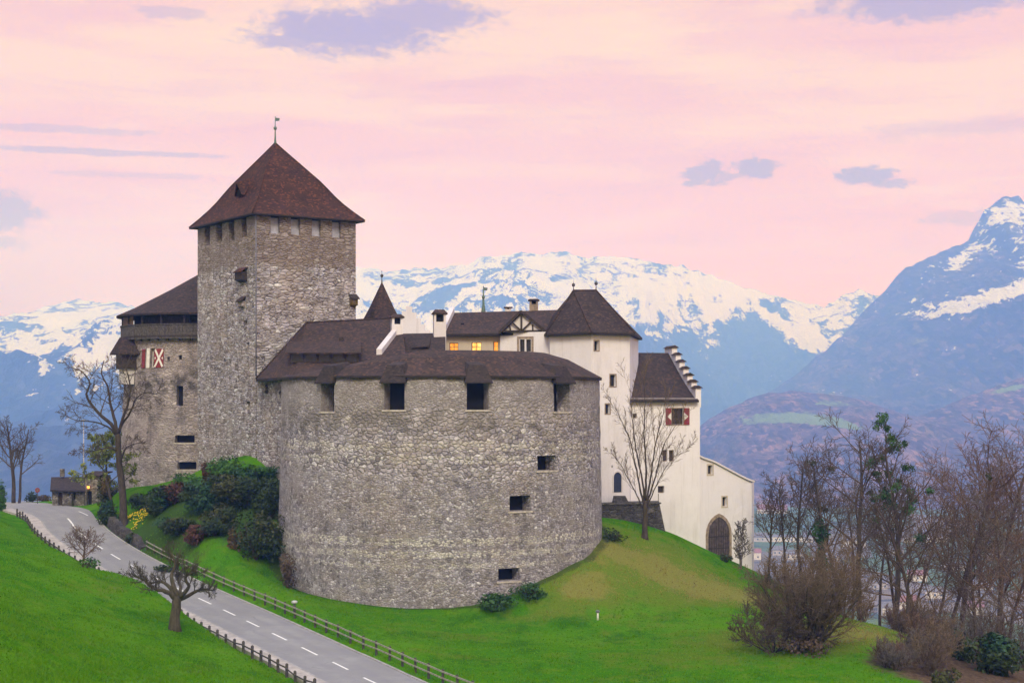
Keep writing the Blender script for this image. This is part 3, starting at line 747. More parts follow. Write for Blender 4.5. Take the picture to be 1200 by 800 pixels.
# far snowy range
profA = [(-400, 470), (-250, 455), (-120, 430), (0, 403), (30, 385), (60, 362), (90, 350), (120, 355), (160, 360), (230, 352), (300, 330), (420, 313), (450, 318), (500, 316), (530, 312), (560, 304), (590, 301), (620, 297), (640, 298), (660, 295), (690, 300), (715, 303),
         (740, 303), (775, 313), (800, 312), (830, 322), (860, 333), (900, 345), (950, 357), (965, 359), (990, 349), (1012, 342), (1040, 352), (1080, 345), (1200, 330), (1500, 330)]
lineA = [(-400, 470), (0, 415), (60, 425), (110, 432), (160, 442), (240, 450), (420, 440), (560, 450), (640, 440), (690, 428), (720, 422), (745, 412), (790, 398), (830, 392), (862, 382), (880, 362), (905, 378), (940, 402), (985, 402), (1010, 380), (1200, 375)]
def snowA(ppx, ppy, va, nrm):
    ln = np.interp(ppx, *zip(*lineA))
    s = (ln - ppy) / 26.0
    s = np.clip(s, -1.2, 1.15)
    steep = np.clip((0.80 - nrm[:, 2]) / 0.28, 0, 1)
    chute = np.array([mn.noise((v[0] / 190.0, v[2] / 900.0, 4.0)) for v in va])
    rk = np.array([ridged(v[0] / 520.0 + v[2] / 900.0, v[2] / 330.0, v[1] / 1500.0 + 6.0, 5) for v in va])
    rk2 = np.array([mn.fractal((v[0] / 700.0, v[2] / 500.0, 2.0), 1.0, 2.1, 4) for v in va])
    rock = sst((rk - 1.12) / 0.42) * np.clip(0.55 + rk2 * 1.7, 0, 1.4)
    s = s * 0.55 + 0.62 + chute * 0.6 * np.exp(-((ppy - ln) / 24.0) ** 2) - steep * 0.45 - rock * 0.95
    for e in [(50, 437, 10, 13), (35, 459, 13, 8), (92, 440, 5, 22), (57, 470, 5, 8), (100, 437, 9, 9), (75, 452, 4, 10), (15, 468, 8, 3), (115, 455, 8, 6), (708, 405, 20, 5, -0.9), (935, 385, 28, 9), (950, 400, 30, 7)]:
        s += ell(ppx, ppy, *e[:4], e[4] if len(e) > 4 else 0.0, 1.0)
    s -= ell(ppx, ppy, 690, 412, 34, 7, -0.55, 0.9) + ell(ppx, ppy, 895, 395, 34, 15, 0.2, 1.1) + ell(ppx, ppy, 70, 452, 6, 20, 0, .4)
    return s
zero = lambda ppx, ppy, va, nrm: np.zeros(len(ppx))
matA = mountain_mat('far_mountain', (0.030, 0.036, 0.042), (0.045, 0.048, 0.052), (0.13, 0.125, 0.14), fs=0.012, sv_=1.15, cr_=0.95)
hills('far_mountain_range', profA, 11000, lambda px: 2500 + 5100 * float(sst((px - 600) / 190)), -420, 1400, 640, 210, 1.45, 330, 900.0, matA, {'snow': snowA, 'meadow': zero, 'rock': zero}, back=1.1, meander=250, jag=24, seed=1.7)
# right-hand mountain
profB = [(300, 640), (600, 600), (760, 560), (840, 505), (870, 487), (900, 462), (930, 440), (960, 415), (985, 390), (1000, 372), (1030, 342), (1048, 322), (1062, 311), (1085, 304), (1110, 296), (1132, 288), (1139, 283), (1143, 276), (1145, 266), (1150, 259), (1153, 252), (1160, 248), (1167, 241), (1176, 236), (1185, 239), (1192, 238), (1200, 243), (1230, 262), (1300, 280), (1500, 330)]
def snowB(ppx, ppy, va, nrm):
    s = -0.45 + np.zeros(len(ppx))
    for e in [(1172, 256, 30, 24, 0, .8), (1125, 302, 40, 8, -0.75, 1.2), (1085, 320, 24, 11, -0.5, 1.15), (1058, 338, 18, 7, -0.3, .95), (1150, 352, 75, 11, -0.32, 1.4), (1098, 362, 32, 8, -0.2, 1.15), (1200, 335, 30, 9, -0.3, .95), (1070, 352, 16, 4, 0, .8), (1060, 368, 9, 4, 0, .7), (1200, 300, 10, 26, 0, .6), (1165, 290, 8, 12, 0.2, .5)]:
        s += ell(ppx, ppy, *e)
    steep = np.clip((0.72 - nrm[:, 2]) / 0.3, 0, 1)
    return s + 0.12 - steep * 0.25 + 0.34 * np.clip((322 - ppy) / 60.0, 0, 1) * (ppx > 1090) + ell(ppx, ppy, 1188, 300, 24, 20, 0.3, .5) + ell(ppx, ppy, 1130, 330, 30, 5, -0.4, .45)
def meadB(ppx, ppy, va, nrm):
    s = np.zeros(len(ppx))
    for e in [(1075, 400, 26, 8, -0.2, .6), (1030, 430, 30, 5, -0.2, .5), (1120, 420, 30, 4, -0.3, .5), (1180, 395, 20, 5, -0.3, .5), (990, 455, 18, 5, 0, .45)]: s += ell(ppx, ppy, *e)
    return s
rockB = lambda ppx, ppy, va, nrm: np.clip((330 - ppy) / 60.0, 0, 1) * 0.55
matB = mountain_mat('right_mountain', (0.058, 0.040, 0.034), (0.110, 0.072, 0.058), (0.085, 0.075, 0.075), fs=0.018, sv_=1.7, cr_=1.5, meadow=(0.22, 0.20, 0.08))
hills('right_mountain', profB, 7200, 3300, 300, 1500, 420, 140, 1.12, 420, 1100.0, matB, {'snow': snowB, 'meadow': meadB, 'rock': rockB}, jag=15, seed=5.1)
# wooded foothills
profC = [(560, 620), (700, 585), (780, 535), (815, 503), (840, 487), (862, 474), (885, 465), (905, 460), (930, 459), (960, 462), (990, 465), (1020, 472), (1050, 484), (1075, 489), (1095, 480), (1130, 464), (1165, 452), (1200, 440), (1260, 428), (1400, 420)]
def meadC(ppx, ppy, va, nrm):
    s = np.zeros(len(ppx))
    for e in [(920, 489, 48, 7, 0.02, 1.0), (990, 497, 40, 6, 0.15, .95), (975, 473, 26, 4, 0.05, .9), (1185, 455, 24, 4, -0.2, .9), (880, 495, 24, 4, 0, .5), (1130, 500, 20, 3, 0, .35)]: s += ell(ppx, ppy, *e)
    return s
noSnow = lambda ppx, ppy, va, nrm: np.full(len(ppx), -3.0)
matC = mountain_mat('foothill', (0.125, 0.072, 0.055), (0.190, 0.112, 0.085), (0.12, 0.10, 0.10), fs=0.03, meadow=(0.22, 0.32, 0.07), detail=1.5)
hills('wooded_foothill', profC, 4300, 2600, 560, 1400, 380, 120, 0.95, 330, 620.0, matC, {'snow': noSnow, 'meadow': meadC, 'rock': zero}, jag=7, seed=8.4)
profD = [(-500, 440), (-200, 455), (-60, 470), (0, 475), (25, 478), (45, 486), (62, 497), (80, 517), (95, 540), (108, 566), (125, 600), (160, 640), (260, 660)]
matD = mountain_mat('left_foothill', (0.045, 0.045, 0.06), (0.07, 0.065, 0.08), (0.1, 0.1, 0.11), fs=0.02)
hills('left_foothill', profD, 7600, 3000, -500, 260, 220, 80, 0.9, 260, 800.0, matD, {'snow': noSnow, 'meadow': zero, 'rock': zero}, jag=5, seed=2.9)

# ------------------------------------------------------------------ haze
mb = MB(); mb.box((0, 5650, 510), (25000, 13700, 1420)); hz = mb.build('haze', [], kind='stuff')
hm = bpy.data.materials.new('haze'); hm.use_nodes = True; ht = NT(hm.node_tree); ht.n.clear()
pv = ht.node('ShaderNodeVolumePrincipled', {'Color': (0.15, 0.325, 1.0, 1), 'Density': 3.1e-4, 'Absorption Color': (1, 1, 1, 1), 'Anisotropy': 0.0})
ht.node('ShaderNodeOutputMaterial', {'Volume': pv.outputs[0]})
hz.data.materials.append(hm)
# ================================================================== CASTLE
class Plane:
    """vertical wall face from A to B (plan points, A left and B right as seen from the camera)"""
    def __init__(s, A, B):
        s.A, s.B = Vector((A[0], A[1], 0)), Vector((B[0], B[1], 0)); s.d = (s.B - s.A); s.L = s.d.length; s.d.normalize()
        s.n = Vector((-s.d.y, s.d.x, 0))          # inward (away from the camera)
    def pt(s, u, z, d=0.0): p = s.A + s.d * u + s.n * d; return Vector((p.x, p.y, z))
    def u_px(s, px):
        k = (px - 600) / F      # A.x + u dx = k (A.y + u dy)
        return (k * s.A.y - s.A.x) / (s.d.x - k * s.d.y)
    def z_py(s, px, py): return Z(py, s.pt(s.u_px(px), 0).y)
    def op(s, x0, y0, x1, y1, depth=0.35, **k):
        um = (x0 + x1) / 2
        return dict(u0=s.u_px(x0), u1=s.u_px(x1), z0=s.z_py(um, y1), z1=s.z_py(um, y0), d=depth, **k)
class Drum:
    """round wall; u is arc length along the front from the left, batter widens it downwards"""
    def __init__(s, c, R, ztop, k): s.c, s.R, s.zt, s.k = c, R, ztop, k
    def r(s, z): return s.R + s.k * (s.zt - z)
    def ang(s, u): return math.pi + u / s.R       # u=0 at the left (-x) side, pi*R/2 at the front (-y)
    def pt(s, u, z, d=0.0):
        a = s.ang(u); r = s.r(z) - d
        return Vector((s.c[0] + r * math.cos(a), s.c[1] + r * math.sin(a), z))
    def u_px(s, px, z=0.0):
        k = (px - 600) / F; r = s.r(z)
        a = 1 + k * k; b = -2 * (k * s.c[0] + s.c[1]); c = s.c[0] ** 2 + s.c[1] ** 2 - r * r
        D = max(0, b * b - 4 * a * c); Y = (-b - math.sqrt(D)) / (2 * a)
        th = math.atan2(Y - s.c[1], k * Y - s.c[0])
        if th < 0: th += 2 * math.pi
        return (th - math.pi) * s.R
    def op(s, x0, y0, x1, y1, depth=0.35, **k):
        z = 0
        for _ in range(3):
            u0, u1 = s.u_px(x0, z), s.u_px(x1, z); Y = s.pt((u0 + u1) / 2, z).y; z = Z((y0 + y1) / 2, Y)
        return dict(u0=u0, u1=u1, z0=Z(y1, Y), z1=Z(y0, Y), d=depth, **k)

def wall_mesh(mb, S, u0, u1, z0, z1, ops=(), du=1.0, dz=1.0, jit=0.03, mi=0, mr=0, smooth=False):
    def br(a, b, st, key):
        es = [o[k] for o in ops for k in key if a < o[k] < b]
        n = max(1, int(round((b - a) / st))); g = [a + (b - a) * i / n for i in range(n + 1)]
        out = es + [x for x in g if all(abs(x - e) > st * 0.25 for e in es)]
        if a not in out: out.append(a)
        if b not in out: out.append(b)
        return sorted(set(out))
    us = br(u0, u1, du, ('u0', 'u1')); zs = br(z0, z1, dz, ('z0', 'z1'))
    def pt(u, z, d=0.0):
        p = S.pt(u, z)
        j = jit * (mn.noise(p * 0.9) + 0.6 * mn.noise(p * 2.3)) if (u0 < u < u1) else 0.0
        return S.pt(u, z, d + j)
    b = len(mb.v); nu = len(us)
    for z in zs:
        for u in us: mb.v.append(tuple(pt(u, z)))
    for i in range(len(zs) - 1):
        for j in range(nu - 1):
            uc, zc = (us[j] + us[j + 1]) / 2, (zs[i] + zs[i + 1]) / 2
            if any(o['u0'] < uc < o['u1'] and o['z0'] < zc < o['z1'] for o in ops): continue
            mb.f.append([b + i * nu + j, b + i * nu + j + 1, b + (i + 1) * nu + j + 1, b + (i + 1) * nu + j]); mb.m.append(mi); mb.sm.append(smooth)
    for o in ops:                               # reveals
        uu = [u for u in us if o['u0'] - 1e-6 <= u <= o['u1'] + 1e-6]; zz = [z for z in zs if o['z0'] - 1e-6 <= z <= o['z1'] + 1e-6]
        d = o['d']
        for a, c in zip(zz, zz[1:]):
            mb.quad(pt(o['u0'], a), pt(o['u0'], a, d), pt(o['u0'], c, d), pt(o['u0'], c), mr)
            mb.quad(pt(o['u1'], a, d), pt(o['u1'], a), pt(o['u1'], c), pt(o['u1'], c, d), mr)
        for a, c in zip(uu, uu[1:]):
            mb.quad(pt(a, o['z0']), pt(c, o['z0']), pt(c, o['z0'], d), pt(a, o['z0'], d), mr)
            mb.quad(pt(a, o['z1'], d), pt(c, o['z1'], d), pt(c, o['z1']), pt(a, o['z1']), mr)

def pane(S, o, parent, name, mat, frame=None, bars=(0, 0), sill=None, fw=0.09, label=None, pname='pane'):
    """what closes an opening: optional frame (with bars) carrying a pane"""
    d = o['d']; u0, u1, z0, z1 = o['u0'], o['u1'], o['z0'], o['z1']
    e = 0.04
    def seg(mb, ua, ub, za, zb, da, db):
        pts = [S.pt(u, z, dd) for dd in (da, db) for u, z in ((ua, za), (ub, za), (ub, zb), (ua, zb))]
        mb.add(pts, [(0, 1, 2, 3), (7, 6, 5, 4), (0, 4, 5, 1), (1, 5, 6, 2), (2, 6, 7, 3), (3, 7, 4, 0)])
    if frame:
        mb = MB(); a, b = d - 0.10, d - 0.02
        seg(mb, u0 + .003, u0 + fw, z0 + .003, z1 - .003, a, b); seg(mb, u1 - fw, u1 - .003, z0 + .003, z1 - .003, a, b)
        seg(mb, u0 + fw, u1 - fw, z0 + .003, z0 + fw, a, b); seg(mb, u0 + fw, u1 - fw, z1 - fw, z1 - .003, a, b)
        for k in range(bars[0]):
            uc = u0 + (u1 - u0) * (k + 1) / (bars[0] + 1); seg(mb, uc - .03, uc + .03, z0 + fw, z1 - fw, a + .01, b - .004)
        for k in range(bars[1]):
            zc = z0 + (z1 - z0) * (k + 1) / (bars[1] + 1); seg(mb, u0 + fw, u1 - fw, zc - .025, zc + .025, a + .02, b - .008)
        w_ = mb.build(name, frame, parent)
    mb = MB()
    mb.quad(S.pt(u0 - e, z0 - e, d), S.pt(u1 + e, z0 - e, d), S.pt(u1 + e, z1 + e, d), S.pt(u0 - e, z1 + e, d))
    g = mb.build(pname if frame else name, mat, w_ if frame else parent)
    if sill:
        mb = MB(); seg(mb, u0 - .15, u1 + .15, z0 - .16, z0 - .002, -0.10, 0.25); mb.build('sill', sill, w_ if frame else g)
    if label: (w_ if frame else g)['label'] = label
    return w_ if frame else g
def surround(S, o, parent, mat, wd=0.16, pr=0.05, name='window_surround'):
    mb = MB(); u0, u1, z0, z1 = o['u0'], o['u1'], o['z0'], o['z1']
    def seg(ua, ub, za, zb):
        pts = [S.pt(u, z, dd) for dd in (-pr, 0.12) for u, z in ((ua, za), (ub, za), (ub, zb), (ua, zb))]
        mb.add(pts, [(0, 1, 2, 3), (7, 6, 5, 4), (0, 4, 5, 1), (1, 5, 6, 2), (2, 6, 7, 3), (3, 7, 4, 0)])
    seg(u0 - wd, u0 - .003, z0 - wd, z1 + wd); seg(u1 + .003, u1 + wd, z0 - wd, z1 + wd)
    seg(u0 - .003, u1 + .003, z1 + .003, z1 + wd); seg(u0 - .003, u1 + .003, z0 - wd, z0 - .003)
    return mb.build(name, mat, parent)

def finial(parent, p, h, mat, r=0.09, ball=True, name='finial', flag=False):
    mb = MB(); pts = [Vector(p) + Vector((0, 0, h * t)) for t in (-0.1, 0, .25, .5, 1.0)]
    mb.tube(pts, [r * 2.2, r * 2.0, r * 1.1, r * .8, r * .4], 6)
    if ball: mb.lathe((p[0], p[1], p[2] + h * .55), [(0.01, -.24), (.16, -.14), (.21, 0), (.16, .14), (.01, .24)], 8)
    if flag:
        a = Vector(p) + Vector((0, 0, h * .82)); mb.slab([a, a + Vector((.45, .1, .05)), a + Vector((.5, .1, .32)), a + Vector((0, 0, .38))], .03)
    return mb.build(name, mat, parent)

def chimney(parent, x, y, z0, z1, w_, d_, wallm, roofm, rz=0.0, name='chimney'):
    mb = MB(); h = z1 - z0
    mb.box((x, y, z0 + h * .35), (w_, d_, h * .7), rz)
    for sx in (-1, 1):
        for sy in (-1, 1):
            c, s_ = math.cos(rz), math.sin(rz); ax, ay = sx * (w_ / 2 - .13), sy * (d_ / 2 - .13)
            mb.box((x + ax * c - ay * s_, y + ax * s_ + ay * c, z0 + h * .79), (.24, .24, h * .18), rz)
    mb.box((x, y, z0 + h * .785), (w_ * .55, d_ * .55, h * .165), rz, 1)
    ch = mb.build(name, [wallm, M['void']], parent)
    mb = MB(); e = .16; zt = z0 + h * .88
    c, s_ = math.cos(rz), math.sin(rz)
    q = lambda ax, ay, z: (x + ax * c - ay * s_, y + ax * s_ + ay * c, z)
    hw, hd = w_ / 2 + e, d_ / 2 + e
    pts = [q(-hw, -hd, zt), q(hw, -hd, zt), q(hw, hd, zt), q(-hw, hd, zt), q(-hw, -hd, zt + .12), q(hw, -hd, zt + .12), q(hw, hd, zt + .12), q(-hw, hd, zt + .12), q(-hw * .6, 0, z1), q(hw * .6, 0, z1)]
    mb.add(pts, [(3, 2, 1, 0), (0, 1, 5, 4), (1, 2, 6, 5), (2, 3, 7, 6), (3, 0, 4, 7), (4, 5, 9, 8), (6, 7, 8, 9), (5, 6, 9), (7, 4, 8)])
    mb.build('chimney_cap', roofm, ch)
    return ch

def solid_roof(mb, eave, ridge_pts, faces, thick=0.22, mi=0, me=1):
    """eave polygon + ridge points -> top faces, fascia and soffit"""
    pts = list(eave) + list(ridge_pts); n = len(eave)
    mb.add(pts, faces, mi)
    low = [(p[0], p[1], p[2] - thick) for p in eave]
    mb.add(list(eave) + low, [(i, n + i, n + (i + 1) % n, (i + 1) % n) for i in range(n)] + [tuple(reversed(range(n, 2 * n)))][::-1], me)

rot = lambda th: (Vector((math.cos(th), math.sin(th), 0)), Vector((-math.sin(th), math.cos(th), 0)))

M['hood'] = roof_mat('hood', (0.040, 0.034, 0.036), (0.056, 0.045, 0.045), (0.075, 0.055, 0.05))
# ---------------------------------------------------------------- keep
th = R_(34); ex_, ey_ = rot(th)
K0 = Vector((X(300, 165), 165, 0)); KW, KL = 12.1, 16.1
K1 = K0 + ex_ * KW; K3 = K0 + ey_ * KL; K2 = K1 + ey_ * KL
ZE = Z(247.5, 165)
keep = thing('castle_keep', 'tall square rough stone keep with a steep red brown pyramid roof', 'castle tower', ((K0 + K2) / 2) + Vector((0, 0, -9)))
right = Plane(K0, K1); left = Plane(K3, K0); back1 = Plane(K2, K3); back2 = Plane(K1, K2)
zb = -13.0
opsR = [right.op(*q, depth=0.9) for q in [(317, 252, 328, 273), (341, 253, 352, 274), (365.5, 254, 376, 275), (389, 255, 399.5, 276)]]
opsL = [left.op(*q, depth=0.9) for q in [(239.5, 264, 246, 286), (253.5, 261, 260, 283), (268, 258, 274.5, 280), (283, 255, 289, 277)]]
for o in opsR + opsL: o['z1'] = ZE - 0.12
for ops in (opsR, opsL):
    zz = sum(o['z0'] for o in ops) / len(ops)
    for o in ops: o['z0'] = zz - .15
smallL = [left.op(*q, depth=0.5) for q in [(286, 375, 289.5, 386), (289, 401, 292, 407), (289, 470, 293, 480), (262, 420, 264.5, 426)]]
mb = MB()
wall_mesh(mb, right, 0, KW, zb, ZE, opsR, .8, .8, .07); wall_mesh(mb, left, 0, KL, zb, ZE, opsL + smallL, .8, .8, .09)
wall_mesh(mb, back1, 0, KW, zb, ZE, (), 2, 2, 0); wall_mesh(mb, back2, 0, KL, zb, ZE, (), 2, 2, 0)
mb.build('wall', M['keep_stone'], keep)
for o in opsR:      # boarded lower part set back in each gap
    pane(right, o, keep, 'battlement_opening', M['void'])
    mb = MB(); z1 = o['z0'] + 1.75
    mb.slab([right.pt(o['u0'] + .02, o['z0'] + .01, .30), right.pt(o['u1'] - .02, o['z0'] + .01, .30), right.pt(o['u1'] - .02, z1, .45), right.pt(o['u0'] + .02, z1, .45)], .05)
    mb.build('shutter_board', M['pale_board'], keep)
for o in opsL: pane(left, o, keep, 'battlement_opening', M['void'])
for o in smallL: pane(left, o, keep, 'window_slit', M['void'])
# quoins, corner pipe, corbels
mb = MB()
z = zb; k = 0
while z < ZE - 1.0:
    hgt = .55 + .25 * ((k * 37) % 10) / 10; a = 1.0 if k % 2 else .6; b_ = .6 if k % 2 else 1.0
    for face, u_, ln in ((right, 0, a), (left, KL - b_, b_)):
        pts = [face.pt(u_ + du, zz_, dd) for dd in (-.035, .2) for du, zz_ in ((0 if u_ == 0 else 0, z), (ln, z), (ln, z + hgt - .04), (0, z + hgt - .04))]
        mb.add(pts, [(0, 1, 2, 3), (0, 4, 5, 1), (1, 5, 6, 2), (2, 6, 7, 3), (3, 7, 4, 0)])
    z += hgt; k += 1
mb.build('quoin', M['keep_stone'], keep)
mb = MB(); c = K0 + (-ex_ * .0 - ey_ * .12 - ex_ * .05)
mb.tube([Vector((c.x, c.y, z_)) for z_ in (ZE - .4, 12, 8, Z(440, 165))], [.075] * 4, 6); mb.build('drain_pipe', M['pipe'], keep)
def corbel(face, x0, y0, x1, y1, out, wallm, roofm, name):
    o = face.op(x0, y0, x1, y1); u0, u1, z0, z1 = o['u0'], o['u1'], o['z0'], o['z1']; zm = z0 + (z1 - z0) * .25
    mb = MB(); q = lambda u, z, d: face.pt(u, z, -d)
    mb.add([q(u0, zm, out), q(u1, zm, out), q(u1, z1, out), q(u0, z1, out), q(u0, zm, -.1), q(u1, zm, -.1), q(u1, z1, -.1), q(u0, z1, -.1), q(u0 + .1, z0, 0), q(u1 - .1, z0, 0)],
           [(0, 1, 2, 3), (1, 5, 6, 2), (4, 0, 3, 7), (3, 2, 6, 7), (0, 8, 9, 1), (0, 4, 8), (1, 9, 5)])
    b = mb.build(name, wallm, keep)
    mb = MB(); mb.slab([q(u0 - .15, z1 + .02, out + .18), q(u1 + .15, z1 + .02, out + .18), q(u1 + .15, z1 + .55, -.02), q(u0 - .15, z1 + .55, -.02)], .1); mb.build('corbel_roof', roofm, b)
corbel(left, 281, 319, 289.5, 331, .6, M['wood_dark'], M['roof_red'], 'corbel_bay')
corbel(left, 282.5, 353, 287.5, 361, .4, M['drum_stone'], M['roof_dark'], 'corbel_bay')
corbel(right, 409.5, 350, 416.5, 360, .6, M['leaf_ochre'], M['wood_dark'], 'corbel_bay')
# roof
E = .75
ze = Z(248.5, 164) - .05
C0 = (K0 + K2) / 2
eave = [K0 - ex_ * E - ey_ * E, K1 + ex_ * E - ey_ * E, K2 + ex_ * E + ey_ * E, K3 - ex_ * E + ey_ * E]
eave = [Vector((p.x, p.y, ze)) for p in eave]
apex = Vector((C0.x, C0.y, Z(168, C0.y)))
mb = MB()
prev = eave; n = 10
ring = []
for k in range(n + 1):
    t = k / n
    f = 1 - t + .035 * math.sin(math.pi * min(1, t * 2.2)) * -1 * (1 if t < .45 else 0)
    ring.append([Vector((C0.x + (p.x - C0.x) * f, C0.y + (p.y - C0.y) * f, ze + (apex.z - ze) * t)) for p in eave])
for k in range(n):
    for i in range(4):
        if k == n - 1: mb.tri(ring[k][i], ring[k][(i + 1) % 4], apex)
        else: mb.quad(ring[k][i], ring[k][(i + 1) % 4], ring[k + 1][(i + 1) % 4], ring[k + 1][i])
low = [p - Vector((0, 0, .16)) for p in eave]
for i in range(4): mb.quad(low[i], low[(i + 1) % 4], eave[(i + 1) % 4], eave[i], 1)
mb.quad(low[3], low[2], low[1], low[0], 1)
kroof = mb.build('roof', [M['roof_red'], M['eave']], keep)
mb = MB()
for i in range(4): mb.tube([rg_[i] + Vector((0, 0, .03)) for rg_ in ring[:-1]] + [apex + Vector((0, 0, .06))], [.08] * (n + 1), 5)
mb.build('hip_tile', M['roof_red'], kroof)
# triangular dormer on the left slope
lf = lambda a, t: ((eave[3].lerp(eave[0], a)).lerp(apex, t))
p0, p1, tp = lf(.52, .30), lf(.68, .30), lf(.60, .55)
outw = (-ex_) * .0 + Vector((-ex_.x, -ex_.y, 0)) * 0
nL = (-ex_)
mb = MB(); f0, f1, ft = p0 + nL * .1, p1 + nL * .1, (p0 + p1) / 2 + nL * .25 + Vector((0, 0, 1.25))
mb.tri(f0, f1, ft, 1); mb.quad(f0 + nL * .25, ft + nL * .3 + Vector((0, 0, .12)), tp, p0 - Vector((0, 0, .05))); mb.quad(ft + nL * .3 + Vector((0, 0, .12)), f1 + nL * .25, p1 - Vector((0, 0, .05)), tp)
mb.build('dormer', [M['roof_red'], M['void']], kroof)
finial(kroof, apex, 3.1, M['copper'], .085, True, 'finial', True)

# ---------------------------------------------------------------- drum tower left of the keep
DC, DR = (-38.3, 191.5), 9.45
drum = thing('drum_tower', 'round stone tower with a wooden gallery and red shutters left of the keep', 'castle tower', (DC[0], DC[1], -12))
D = Drum(DC, DR, 8.0, 0.055)
ops_d = [D.op(207, 452, 214.5, 475, .7), D.op(205, 510, 228, 518.5, .8), D.op(208, 541, 230, 550, .8), D.op(209.5, 416, 213, 421, .5), D.op(176, 408, 181.5, 430, .5), D.op(196, 418, 199, 423, .4), D.op(172, 505, 174, 508, .4)]
mb = MB(); wall_mesh(mb, D, -DR * .6, math.pi * DR + DR * .3, -16, 8.2, ops_d, .8, .8, .07, smooth=True)
mb.build('wall', M['drum_stone'], drum)
for i, o in enumerate(ops_d):
    if i == 4: pane(D, o, drum, 'window', M['glass'], M['white_paint'], (0, 2))
    else: pane(D, o, drum, 'loophole', M['void'], sill=M['sill'] if i in (1, 2) else None)
# shutters with zigzag stripes
def shutter(S, x0, y0, x1, y1, parent, stripes, white_left=0):
    o = S.op(x0, y0, x1, y1); u0, u1, z0, z1 = o['u0'], o['u1'], o['z0'], o['z1']
    mb = MB()
    def plate(pts2, d0, mi):
        P0 = [S.pt(u, z, -d0) for u, z in pts2]; P1 = [S.pt(u, z, -d0 + .06) for u, z in pts2]; n = len(pts2)
        mb.add(P0 + P1, [tuple(range(n))] + [(i, n + i, n + (i + 1) % n, (i + 1) % n) for i in range(n)], mi)
    plate([(u0, z0), (u1, z0), (u1, z1), (u0, z1)], .12, 0)
    h = z1 - z0; um = (u0 + u1) / 2
    if stripes:
        w2 = u1 - u0
        for (a, b, c, e), d0 in ((((0.0, .06), (.14, 0.0), (1.0, .9), (.86, 1.0)), .135), (((.86, 0.0), (1.0, .08), (.14, 1.0), (0.0, .92)), .139)):
            plate([(u0 + w2 * p_[0], z0 + h * p_[1]) for p_ in (a, b, c, e)], d0, 1)
        plate([(u0 + w2 * .06, z0 + h * .42), (u0 + w2 * .2, z0 + h * .5), (u0 + w2 * .06, z0 + h * .58)], .137, 1); plate([(u0 + w2 * .94, z0 + h * .58), (u0 + w2 * .8, z0 + h * .5), (u0 + w2 * .94, z0 + h * .42)], .137, 1)
    return mb.build('shutter', [M['red_paint'], M['white_paint']], parent)
shutter(D, 167, 409, 170.5, 431, drum, False)['label'] = 'plain red shutter'
shutter(D, 181.5, 408.5, 192, 430.5, drum, True)['label'] = 'red shutter with crossed white stripes'
mb = MB(); o = D.op(172, 408, 175.5, 431)
mb.add([D.pt(u, z, d) for d in (-.05, .1) for u, z in ((o['u0'], o['z0']), (o['u1'], o['z0']), (o['u1'], o['z1']), (o['u0'], o['z1']))], [(0, 1, 2, 3), (0, 4, 5, 1), (1, 5, 6, 2), (2, 6, 7, 3), (3, 7, 4, 0)])
mb.build('window_surround', M['white_paint'], drum)
# gallery
G = Drum(DC, DR + .55, 8, 0.0)
ug0, ug1 = -DR * .5, math.pi * DR * .9
def ringband(mb, r0, r1, z0, z1, a0, a1, n=40, mi=0, c=DC):
    for k in range(n):
        t0, t1 = a0 + (a1 - a0) * k / n, a0 + (a1 - a0) * (k + 1) / n
        q = lambda r, t, z: (c[0] + r * math.cos(t), c[1] + r * math.sin(t), z)
        A, B = [q(r0, t0, z0), q(r1, t0, z0), q(r1, t0, z1), q(r0, t0, z1)], [q(r0, t1, z0), q(r1, t1, z0), q(r1, t1, z1), q(r0, t1, z1)]
        mb.add(A + B, [(0, 1, 5, 4), (1, 2, 6, 5), (2, 3, 7, 6), (3, 0, 4, 7)] + ([(3, 2, 1, 0)] if k == 0 else []) + ([(4, 5, 6, 7)] if k == n - 1 else []), mi)
a0, a1 = math.pi * .93, math.pi * 1.95
zf_ = 7.65
mb = MB(); ringband(mb, DR - .3, DR + .75, zf_, zf_ + .18, a0, a1)
for k in range(22):
    t = a0 + (a1 - a0) * (k + .5) / 22
    v = Vector((math.cos(t), math.sin(t), 0)); c = Vector((DC[0], DC[1], 0))
    mb.bar(c + v * (DR - .2) + Vector((0, 0, zf_ - .45)), c + v * (DR + .70) + Vector((0, 0, zf_ - .08)), .16, .16)
gal = mb.build('gallery', M['wood_dark'], drum)
mb = MB()
npl = 74
for k in range(npl):
    t = a0 + (a1 - a0) * (k + .5) / npl; v = Vector((math.cos(t), math.sin(t), 0)); tt = Vector((-v.y, v.x, 0)); c = Vector((DC[0], DC[1], 0)) + v * (DR + .70 + .012 * (k % 3))
    wd_ = (a1 - a0) * (DR + .7) / npl * .46
    zt = zf_ + 1.42 + .03 * ((k * 7) % 5 - 2)
    mb.add([c - tt * wd_ + Vector((0, 0, zf_ - .25)), c + tt * wd_ + Vector((0, 0, zf_ - .25)), c + tt * wd_ + Vector((0, 0, zt)), c - tt * wd_ + Vector((0, 0, zt)),
            c - tt * wd_ - v * .05 + Vector((0, 0, zf_ - .25)), c + tt * wd_ - v * .05 + Vector((0, 0, zf_ - .25)), c + tt * wd_ - v * .05 + Vector((0, 0, zt)), c - tt * wd_ - v * .05 + Vector((0, 0, zt))],
           [(0, 1, 2, 3), (5, 4, 7, 6), (3, 2, 6, 7), (0, 3, 7, 4), (1, 5, 6, 2)])
ringband(mb, DR + .62, DR + .82, zf_ + 1.42, zf_ + 1.54, a0, a1)
mb.build('railing', M['wood_grey'], gal)
